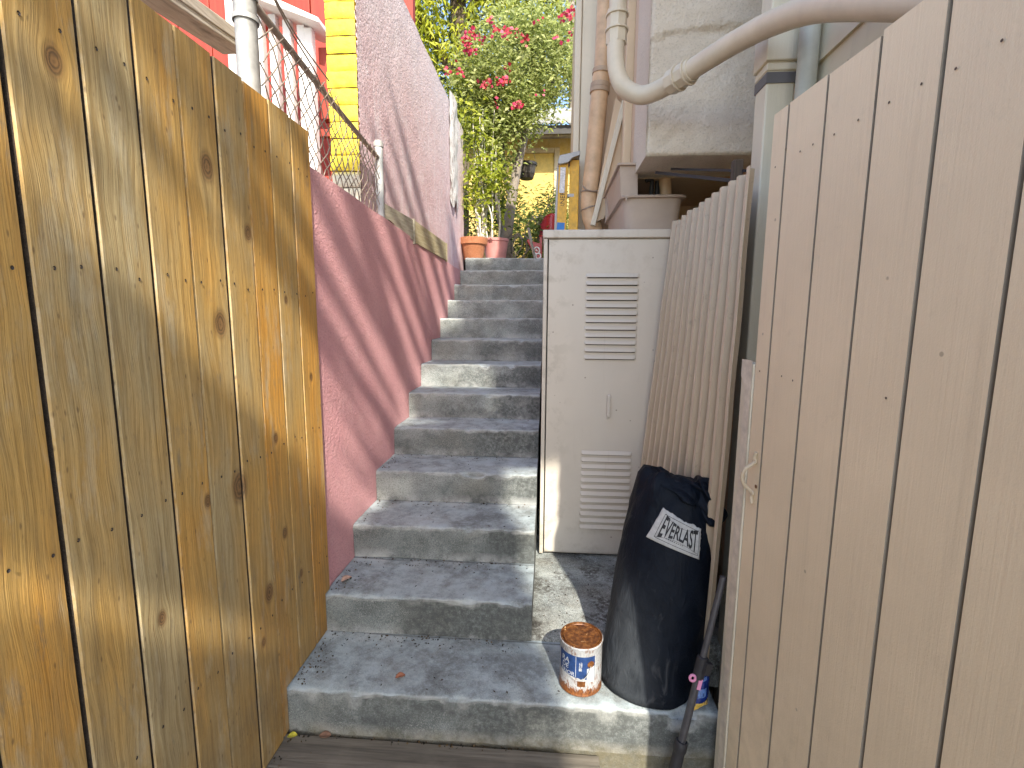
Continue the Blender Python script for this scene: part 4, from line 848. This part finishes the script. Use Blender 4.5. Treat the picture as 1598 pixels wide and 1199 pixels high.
# ------------------------------------------------------------------ POTS and landing things
ZL = 2.212
def pot(name, c, prof, mat, label, cat='flower pot'):
    t = thing(name, c, label, cat); b = B(); b.lathe(prof, c, 40); b.build('pot', mat, t, smooth=True)
    rt = max(p[0] for p in prof); hp = max(p[1] for p in prof); b = B(); b.grid(lambda r, a: (c[0]+r*math.cos(a), c[1]+r*math.sin(a), c[2]+hp-.035+.008*nz((r*9, a, 0), 3.)), lin(.001, rt*.86, 5), lin(0, 6.2832, 24)); b.build('soil', MSOIL, t); return t
pot('flower_pot', (-.895, 5.86, ZL), [(0, 0), (.105, 0), (.112, .01), (.14, .165), (.142, .17), (.160, .172), (.166, .215), (.168, .245), (.158, .248), (.15, .24), (.13, .15), (.0, .14)], MTERRA, 'terracotta flower pot with a scalloped rim at the top of the steps')
pot('flower_pot', (-.66, 6.10, ZL), [(0, 0), (.115, 0), (.12, .01), (.152, .235), (.162, .24), (.164, .27), (.155, .272), (.146, .26), (.13, .15), (.0, .14)], MPPOT, 'pink plastic flower pot beside the terracotta pot')
hp = thing('hanging_pot', (-.331, 7., 3.42), 'dark hanging pot dangling in front of the yellow wall', 'hanging pot')
b = B(); b.lathe([(0, 0), (.085, 0), (.095, .012), (.128, .17), (.142, .172), (.142, .205), (.13, .205), (.11, .06), (0, .06)], (-.331, 7., 3.42), 28); b.build('pot', plain('dark_brown_plastic', (.055, .045, .035), .5), hp, smooth=True)
b = B()
for q in range(3): a = q*2.1; b.tube([(-.331+.135*math.cos(a), 7+.135*math.sin(a), 3.62), (-.331, 7, 4.05)], .003, 5)
b.tube([(-.331, 7, 4.05), (-.33, 6.98, 4.6)], .004, 5); b.build('hanger_wire', MRUSTW, hp)
# red chair and red toy with a white ring emblem
rc = thing('plastic_chair', (-.02, 6.35, ZL), 'dark red plastic chair back behind the step ladder', 'chair')
b = B(); b.grid(lambda u, v: (-.13+.30*u, 6.45-.08*math.sin(math.pi*u)+.05*v, 2.55+.30*v*(1-.35*(2*u-1)**2)), lin(0, 1, 14), lin(0, 1, 10)); o = b.build('backrest', MCHAIR, rc, smooth='all'); m_ = o.modifiers.new('s', 'SOLIDIFY'); m_.thickness = .02
b = B(); b.grid(lambda u, v: (-.13+.30*u, 6.20+.25*v, 2.53+.02*(2*u-1)**2), lin(0, 1, 8), lin(0, 1, 6)); o = b.build('seat', MCHAIR, rc, smooth='all'); m_ = o.modifiers.new('s', 'SOLIDIFY'); m_.thickness = .02
for x, y in ((-.11, 6.22), (.15, 6.22), (-.11, 6.43), (.15, 6.43)): b = B(); b.bar((x, y, ZL), (x, y, 2.53), .03, .03); b.build('leg', MCHAIR, rc)
ty = thing('toy_sled', (-.16, 6.02, ZL), 'red plastic sled with a white ring emblem propped beside the locker top', 'sled')
b = B(); poly = [(-.275, 2.45), (-.262, 2.475), (-.20, 2.44), (-.10, 2.415), (-.09, 2.23), (-.15, 2.225), (-.19, 2.30)]; b.prism(poly, 'y', 6.0, 6.035); b.build('shell', MCHAIR, ty, bevel=.008)
b = B()
for (cx, cz, rx, rz) in ((-.155, 2.335, .034, .038), (-.135, 2.27, .030, .030)):
    b.tube([(cx+rx*math.cos(q*.3142), 5.992, cz+rz*math.sin(q*.3142)) for q in range(21)], .008, 6)
b.tube([(-.165, 5.992, 2.345), (-.145, 5.992, 2.325)], .008, 6); b.build('emblem', MWHITE, ty, smooth='all')
b = B(); b.bar((-.26, 6.02, 2.60), (-.165, 5.97, ZL), .035, .02); tag(b.build('wooden_stake', wood_grey('grey_stake', (.22, .19, .15), (.42, .38, .31), 'z')), 'grey wooden stake leaning beside the red sled', 'stake')
# ------------------------------------------------------------------ VEGETATION
def leaves(name, parent, blobs, count, size, pal, seed, droop=.3, shape=1.8, reject=None, mat=None, twigs=0):
    """many separate leaf faces scattered through several lumpy volumes"""
    R = np.random.default_rng(seed); vol = np.array([bl[3]*bl[4]*bl[5] for bl in blobs])**.75; pr_ = vol/vol.sum()
    V = []; F = []; Cc = []; n = 0
    cl = []
    for _ in range(max(20, count//9)):
        bl = blobs[R.choice(len(blobs), p=pr_)]; d = R.normal(size=3); d /= np.linalg.norm(d); r = R.random()**.42
        cl.append((bl[0]+d[0]*bl[3]*r, bl[1]+d[1]*bl[4]*r, bl[2]+d[2]*bl[5]*r, R.random(), bl[6] if len(bl) > 6 else 0))
    while n < count:
        c = cl[R.integers(len(cl))]
        if nz((c[0]*1.1+seed, c[1]*1.1, c[2]*1.1), 1.6) < -.22 and R.random() < .85: n += 1; continue
        p = np.array(c[:3])+R.normal(size=3)*size*1.5
        n += 1
        if reject and reject(p): continue
        a = R.random()*6.283; d = np.array([math.cos(a), math.sin(a), -droop+R.normal()*.45]); d /= np.linalg.norm(d)
        up = np.array([R.normal()*.45+.2, R.normal()*.45-.75, .85]); s_ = np.cross(d, up); s_ /= np.linalg.norm(s_)+1e-9; nn = np.cross(s_, d)
        L = size*R.uniform(.6, 1.35); wd = L/shape
        k = len(V); V += [tuple(p), tuple(p+d*L*.45+s_*wd*.5+nn*wd*.12), tuple(p+d*L-nn*L*.12), tuple(p+d*L*.45-s_*wd*.5+nn*wd*.12)]
        F += [(k, k+1, k+2), (k, k+2, k+3)]
        col = pal(c[3], R.random(), c); Cc += [col, col]
    b = B(); b.v = V; b.f = F; b.mi = [0]*len(F); b.at = {'col': Cc}
    return b.build(name, mat or MLEAF, parent, origin=None if parent else (blobs[0][0], blobs[0][1], blobs[0][2]))
def lerp3(a, c, t): return tuple(a[i]+(c[i]-a[i])*t for i in range(3))
def palette(dark, mid, light):
    def f(t, r, c):
        q = .65*t+.35*r; return lerp3(dark, mid, q*2) if q < .5 else lerp3(mid, light, q*2-1)
    return f
PB = palette((.12, .16, .035), (.42, .48, .13), (.74, .76, .34)); PY = palette((.18, .24, .02), (.42, .48, .04), (.66, .66, .08)); PF = palette((.22, .26, .012), (.50, .54, .035), (.74, .72, .08)); PD = palette((.02, .035, .012), (.05, .075, .025), (.10, .13, .04)); PG = palette((.06, .10, .02), (.19, .26, .05), (.38, .44, .10))
bv = thing('bougainvillea', (-.45, 6.8, ZL), 'large bougainvillea bush with pinkish red blooms at the top of the steps', 'bush')
tr = [(-.56, 6.4, 2.2), (-.545, 6.42, 2.6), (-.47, 6.5, 3.2), (-.40, 6.58, 3.6), (-.33, 6.6, 3.95), (-.40, 6.75, 4.5), (-.42, 7.1, 5.0)]
b = B(); b.tube(spline(tr, 6), [.075-.045*i/36 for i in range(37)], 10)
b.tube(spline([(-.54, 6.42, 2.3), (-.68, 6.6, 2.9), (-.72, 6.7, 3.5), (-.85, 6.9, 4.2), (-1.0, 7.1, 4.8)]), .03, 8); b.tube(spline([(-.50, 6.5, 3.0), (-.62, 6.7, 3.5), (-.60, 6.8, 4.0), (-.3, 7.0, 4.6)]), .025, 8); b.tube(spline([(-.36, 6.6, 3.9), (-.1, 6.9, 4.4), (.1, 7.3, 5.0)]), .025, 8)
b.build('trunk', MBARK, bv, smooth='all')
blobs = [(-.75, 7.4, 5.15, .65, .6, .55), (-.15, 7.5, 5.25, .65, .6, .6), (-1.05, 7.2, 4.55, .45, .5, .5), (-.5, 7.3, 4.55, .6, .6, .45), (.12, 7.5, 5.05, .5, .6, .4), (-.75, 7.0, 4.0, .42, .4, .4), (-.45, 7.1, 4.3, .35, .4, .25), (.25, 7.7, 5.6, .35, .5, .5), (-.5, 7.6, 5.65, .55, .5, .35), (-1.12, 7.0, 4.1, .22, .3, .4)]
blobs = [(*far(.905, q[:3]), q[3]*.95, q[4]*.8, q[5]*.95) for q in blobs]+[(-.62, 6.2, 4.5, .35, .2, .4), (-.2, 6.3, 4.65, .4, .2, .3)]
leaves('foliage', bv, blobs, 17000, .062, PB, 3)
leaves('outer_foliage', bv, [(-.95, 6.75, 4.3, .3, .25, .5), (-.8, 6.7, 3.9, .3, .25, .35), (-1.15, 6.9, 4.7, .2, .25, .3), (-.55, 6.8, 4.3, .4, .25, .35), (-1.1, 6.9, 4.3, .25, .25, .4)], 4600, .07, palette((.14, .19, .02), (.44, .50, .06), (.72, .72, .14)), 4)
fl = [(735, 52), (752, 62), (770, 45), (790, 48), (805, 48), (843, 30), (880, 26), (872, 60), (885, 55), (728, 60), (698, 110), (716, 108), (795, 106), (780, 124), (785, 128), (842, 148), (803, 168), (812, 166), (765, 35), (890, 22), (820, 60), (760, 130), (734, 77), (777, 161)]
def at(px, py, y):
    d = fw+rv*((px-799)/FPX)-uv*((py-599.5)/FPX); return Vector((0, 0, EYE))+d*(y/d.y)
FR = random.Random(17); k = 0
for (px, py) in fl:
    b = B(); c = at(px, py, 5.98+.12*FR.random()); nf = FR.choice([5, 8, 14, 22])
    for q in range(nf):
        p = c+Vector((FR.gauss(0, .034), FR.gauss(0, .03), FR.gauss(0, .030))); a = FR.uniform(0, 6.28); L = FR.uniform(.018, .030); d = Vector((math.cos(a), math.sin(a)*.6, FR.uniform(-.6, .8))).normalized(); s_ = d.cross(Vector((FR.gauss(0, .4), -1, FR.gauss(0, .4)))).normalized()
        b.a = {'col': FR.choice([(.62, .035, .11), (.70, .06, .16), (.52, .02, .06), (.72, .12, .12)])}
        b.add([p-d*L, p+s_*L*.8, p+d*L, p-s_*L*.8], [(0, 1, 2, 3)])
    b.build('bloom', leafmat('bloom_petal', .3) if k == 0 else bpy.data.materials['bloom_petal'], bv); k = 1
# yellow-green potted shrub with whitish stems
ys_ = thing('potted_shrub', (-.80, 6.0, ZL+.2), 'yellow green leafed shrub with whitish stems above the pots', 'shrub')
b = B(); FR = random.Random(12)
for k in range(20):
    x0_ = -.72+FR.uniform(-.13, .10); y0_ = 6.06+FR.uniform(-.08, .08); tx = x0_+FR.uniform(-.18, .16); tz = FR.uniform(3.0, 4.0)
    b.tube(spline([(x0_, y0_, 2.40), (x0_+FR.uniform(-.05, .05), y0_, 2.75), (tx+FR.uniform(-.05, .05), y0_+.05, 3.1), (tx, y0_+.1, tz)], 4), [.013-.0007*i for i in range(13)], 6)
b.build('stem', MSTEM, ys_, smooth='all')
leaves('foliage', ys_, [(-.86, 6.0, 3.45, .24, .15, .25), (-.72, 5.98, 3.15, .25, .15, .25), (-.92, 6.0, 3.0, .12, .12, .2), (-.60, 6.05, 3.05, .15, .12, .18), (-.93, 6.0, 3.8, .15, .15, .25), (-.74, 6., 2.72, .12, .1, .12), (-.98, 6.05, 3.4, .12, .12, .4)], 1100, .07, PY, 8, .5, 1.9)
# lower greenery in front of the yellow wall
gb = [((-.85, 7.2, 3.1, .42, .35, .7), PG, 'dense mid green bush behind the whitish stems', 3800, .07, 2.2), ((-.25, 7.6, 2.65, .42, .35, .5), PG, 'mid green bush with narrow leaves in front of the yellow wall', 3600, .07, 3.0), ((.05, 8.1, 3.1, .35, .3, .5), PG, 'lighter green shrub under the hanging pot by the yellow wall', 2600, .08, 3.4), ((-.42, 6.35, 2.45, .13, .12, .18), PD, 'small dark green bush at the foot of the grey trunk', 320, .06, 1.6), ((-.16, 6.6, 2.62, .2, .2, .3), PG, 'low leafy bush beside the red sled', 520, .065, 1.8)]
for (bl, pl_, lab, cnt, sz, shp_) in gb:
    g_ = thing('bush', (bl[0], bl[1], ZL), lab, 'bush'); b = B(); FR = random.Random(int(bl[0]*100)+5)
    for q in range(7): b.tube(spline([(bl[0]+FR.uniform(-.1, .1), bl[1], ZL), (bl[0]+FR.uniform(-.2, .2), bl[1], bl[2]), (bl[0]+FR.uniform(-.3, .3)*bl[3]*2, bl[1], bl[2]+bl[5]*.8)], 4), .008, 5)
    b.build('stem', MBARK, g_); leaves('foliage', g_, [bl, (bl[0]+bl[3]*.4, bl[1], bl[2]-bl[5]*.4, bl[3]*.8, bl[4]*.8, bl[5]*.6)], cnt, sz, pl_, int(cnt), -.1, shp_)
# tall trees behind
t1 = thing('tree', (-2.3, 13., ZL+.5), 'tall tree with dark trunk and feathery yellow green crown behind the bougainvillea', 'tree')
b = B(); b.tube(spline([(-2.1, 13, 2.5), (-2.2, 13, 5.), (-2.15, 13, 7.2), (-2.35, 13, 9.2), (-2.3, 13, 12.)], 6), [.34-.008*i for i in range(25)], 12); b.tube(spline([(-2.15, 13, 7.0), (-2.9, 12.8, 8.2), (-3.8, 12.6, 9.4)], 6), .12, 8); b.tube(spline([(-2.3, 13, 8.6), (-1.5, 12.8, 9.6), (-.5, 12.6, 10.4)], 6), .12, 8); b.tube(spline([(-2.2, 13, 6.6), (-2.9, 13, 7.0), (-3.6, 13, 6.8)], 6), .06, 8); b.build('trunk', MBARKD, t1, smooth='all')
leaves('crown', t1, [(-3.2, 12.3, 9.6, .8, .6, .9), (-2.6, 12.4, 10.0, .6, .5, .7), (-3.7, 12.4, 8.6, .6, .5, .7), (-2.95, 12.3, 8.6, .35, .4, .6), (-1.2, 12.3, 9.9, .8, .6, .9), (-.4, 12.3, 9.9, .6, .6, .7), (-1.5, 12.5, 9.0, .45, .4, .5), (-.7, 12.4, 9.1, .5, .4, .5), (-4.2, 12.6, 10, .8, .6, 1.), (-2.3, 12.6, 8.0, .3, .3, .4), (-2.0, 12.8, 10.2, .9, .5, .9), (-.1, 12.8, 9.2, .4, .4, .6), (-3.3, 12.6, 7.9, .5, .4, .5)], 15000, .19, PF, 21, .9, 3.4)
t2_ = thing('tree', (-3., 16., ZL+1.), 'dark shaded evergreen mass behind the tall pink wall', 'tree')
b = B(); b.tube([(-3., 16, 2.5), (-3., 16, 8)], .2, 8); b.build('trunk', MBARKD, t2_)
leaves('crown', t2_, [(-3.2, 16., 7., 1.8, 1., 2.0), (-1., 16, 7.5, 1.6, 1., 1.6), (-4.8, 16, 8., 1.5, 1, 2.), (-2.6, 16., 10., 1.8, 1., 1.6), (-.6, 16, 9.8, 1.2, .8, 1.3)], 12000, .24, PD, 23, .3, 2.2)
t3_ = thing('tree', (.6, 12., ZL+.5), 'loose olive green tree against blue sky beside the house corner', 'tree')
b = B(); b.tube(spline([(.4, 12, 2.5), (.5, 12, 6.), (.3, 12, 9.5)], 6), .1, 8); b.build('trunk', MBARK, t3_)
leaves('crown', t3_, [(.3, 12, 8.0, .6, .5, .7), (-.4, 12, 7.8, .7, .5, .6), (.6, 12, 9.2, .4, .4, .6), (-.9, 12, 8.3, .5, .5, .5), (.5, 12, 7.0, .5, .5, .6), (-.3, 12, 6.6, .8, .5, .7)], 4500, .10, PB, 27)
# ------------------------------------------------------------------ YELLOW HOUSE at the back
yh = thing('stucco_house', (.3, 10.5, ZL), 'small yellow house with a tiled lattice roof at the back', 'house')
b = B(); b.box((-1.6, 9.9, 2.0), (3., 12., 5.0)); b.build('wall', MYWALL, yh)
b = B(); b.box((.06, 9.84, 2.2), (.16, 9.895, 4.75)); b.box((-.62, 9.84, 4.66), (.055, 9.895, 4.75)); b.build('door_frame', plain('cream_trim', (.62, .52, .33), .6), yh, bevel=.005)
b = B(); b.box((-.60, 9.87, 2.2), (.055, 9.898, 4.655)); b.build('door', plain('ochre_door', (.66, .46, .10), .5), yh)
b = B(); FR = random.Random(6)
for r_ in range(6):
    for c_ in range(26):
        x = -1.5+c_*.13+(.065 if r_ % 2 else 0); y = 9.35+r_*.26; z = 5.02+r_*.13
        b.tube([(x, y-.16, z-.02), (x, y+.15, z+.07)], [.062, .055], 8)
b.box((-1.8, 9.4, 4.93), (3., 12.2, 4.99)); b.add([(-1.8, 9.2, 4.96), (3, 9.2, 4.96), (3, 11.2, 5.9), (-1.8, 11.2, 5.9)], [(0, 1, 2, 3)]); b.build('roof', plain('grey_roof_tile', (.42, .42, .40), .7, 0, .35, 9.), yh)
b = B(); b.box((-1.7, 9.28, 4.80), (3., 9.36, 4.92)); b.build('fascia', plain('dark_fascia', (.05, .045, .04), .7), yh)
# ------------------------------------------------------------------ street tree behind the viewer: its crown throws the dappled shade
SY = -4.5
def sab(p): k = p[1]-SY; return p[0]+.30*k, p[2]+.85*k
GAPS = [(.58, 6.63, .76, 6.62, .065), (.78, 6.85, .98, 6.86, .07), (.63, 6.47, .69, 6.41, .03), (.71, 6.57, .79, 6.60, .03), (.85, 6.67, .985, 6.73, .06), (.82, 6.38, .975, 6.50, .09), (.84, 6.2, .97, 6.24, .03),
        (.60, 5.53, .665, 5.51, .075), (.655, 5.53, .715, 5.53, .065), (.72, 5.40, .76, 5.40, .02), (.70, 7.15, .9, 7.2, .035), (.985, 7.16, 1.3, 7.28, .05), (.98, 6.60, 1.11, 6.71, .03), (.98, 7.0, 1.2, 7.05, .02), (1.0, 6.86, 1.2, 6.9, .025), (1.0, 7.46, 1.37, 7.5, .05),
        (1.76, 5.385, 1.77, 5.385, .025), (1.83, 5.23, 1.9, 5.23, .05), (1.3, 5.95, 1.31, 5.95, .035), (1.12, 6.98, 1.16, 6.98, .05), (1.22, 6.62, 1.28, 6.62, .04), (1.66, 6.4, 1.70, 6.4, .02), (1.05, 6.3, 1.08, 6.3, .035), (1.35, 7.3, 1.5, 7.33, .045), (.74, 6.95, .80, 6.97, .03), (.66, 6.85, .72, 6.83, .03), (.80, 6.05, .86, 6.06, .025), (.99, 6.35, 1.1, 6.38, .018)]
BARS = [(1.06, 7.60, 1.36, 7.75, .045), (1.1, 8.05, 1.43, 8.13, .04), (1.15, 8.42, 1.60, 8.51, .06), (1.35, 8.90, 1.64, 8.85, .045), (1.45, 9.25, 1.80, 9.30, .05), (1.2, 7.86, 1.36, 7.90, .03), (1.3, 8.68, 1.5, 8.70, .02), (1.5, 9.6, 1.85, 9.66, .05), (1.0, 7.95, 1.15, 7.98, .035)]
def cap_d(a, q, c):
    a0, q0, a1, q1, h = c; t = ((a-a0)*(a1-a0)*.08+(q-q0)*(q1-q0))/((a1-a0)**2*.08+(q1-q0)**2+1e-9); t = min(1, max(0, t))
    return math.hypot((a-a0-(a1-a0)*t)*.3, q-q0-(q1-q0)*t)-h
def lit(p):
    a, q = sab(p); j = .035*nz((a*7, q*7, 3), 1.)
    if q > 10.8: return True
    if 1.885+j < a < 2.6 and q < 6.84+j*.4: return True                 # strip over slab, can and bag
    if 1.25 < a < 2.03+j*.4 and 7.87+j*.6 < q < 8.11+j*.6: return True     # one step
    if 1.45 < a < 2.0 and 7.47 < q < 7.66: return nz((a*11, q*11, 9), 1.) > .08
    bd = 1.42 if q < 7.86 else 2.03 if q < 8.12 else 1.56 if q < 8.9 else 1.885
    if q > 7.34+j and a < bd+j: return all(cap_d(a, q+j, c) > 0 for c in BARS)
    return any(cap_d(a, q+j*.5, c) < 0 for c in GAPS)
stt = thing('street_tree', (4.2, SY-1.2, -.14), 'broad street tree behind the viewer shading the alley', 'tree')
b = B(); b.tube(spline([(4.2, SY-1.2, -.14), (4.1, SY-1.2, 4.), (3.7, SY-1.2, 6.8), (3.05, SY-1.2, 8.7), (2.5, SY-1.2, 9.4)], 6), .14, 10); b.build('trunk', MBARKD, stt)
V = []; F = []; Cc = []; R = np.random.default_rng(5)
for k in range(56000):
    a = R.uniform(.35, 2.7); q = R.uniform(4.2, 10.8); dy = R.uniform(-.9, .9); p = np.array([a-.30*dy, SY+dy, q-.85*dy])
    if lit(p): continue
    d = R.normal(size=3); d /= np.linalg.norm(d); s_ = np.cross(d, R.normal(size=3)); s_ /= np.linalg.norm(s_); L = R.uniform(.045, .08); i0 = len(V); sh_ = R.uniform(.2, 2.2); p = p+sh_*np.array([.30, -1., .85])
    V += [tuple(p-d*L), tuple(p+s_*L*.55), tuple(p+d*L), tuple(p-s_*L*.55)]; F.append((i0, i0+1, i0+2, i0+3)); Cc.append(PG(R.random(), R.random(), None))
b = B(); b.v = V; b.f = F; b.mi = [0]*len(F); b.at = {'col': Cc}; b.build('crown', MLEAF, stt)
for o in bpy.data.objects:
    if '_o' in o: del o['_o']
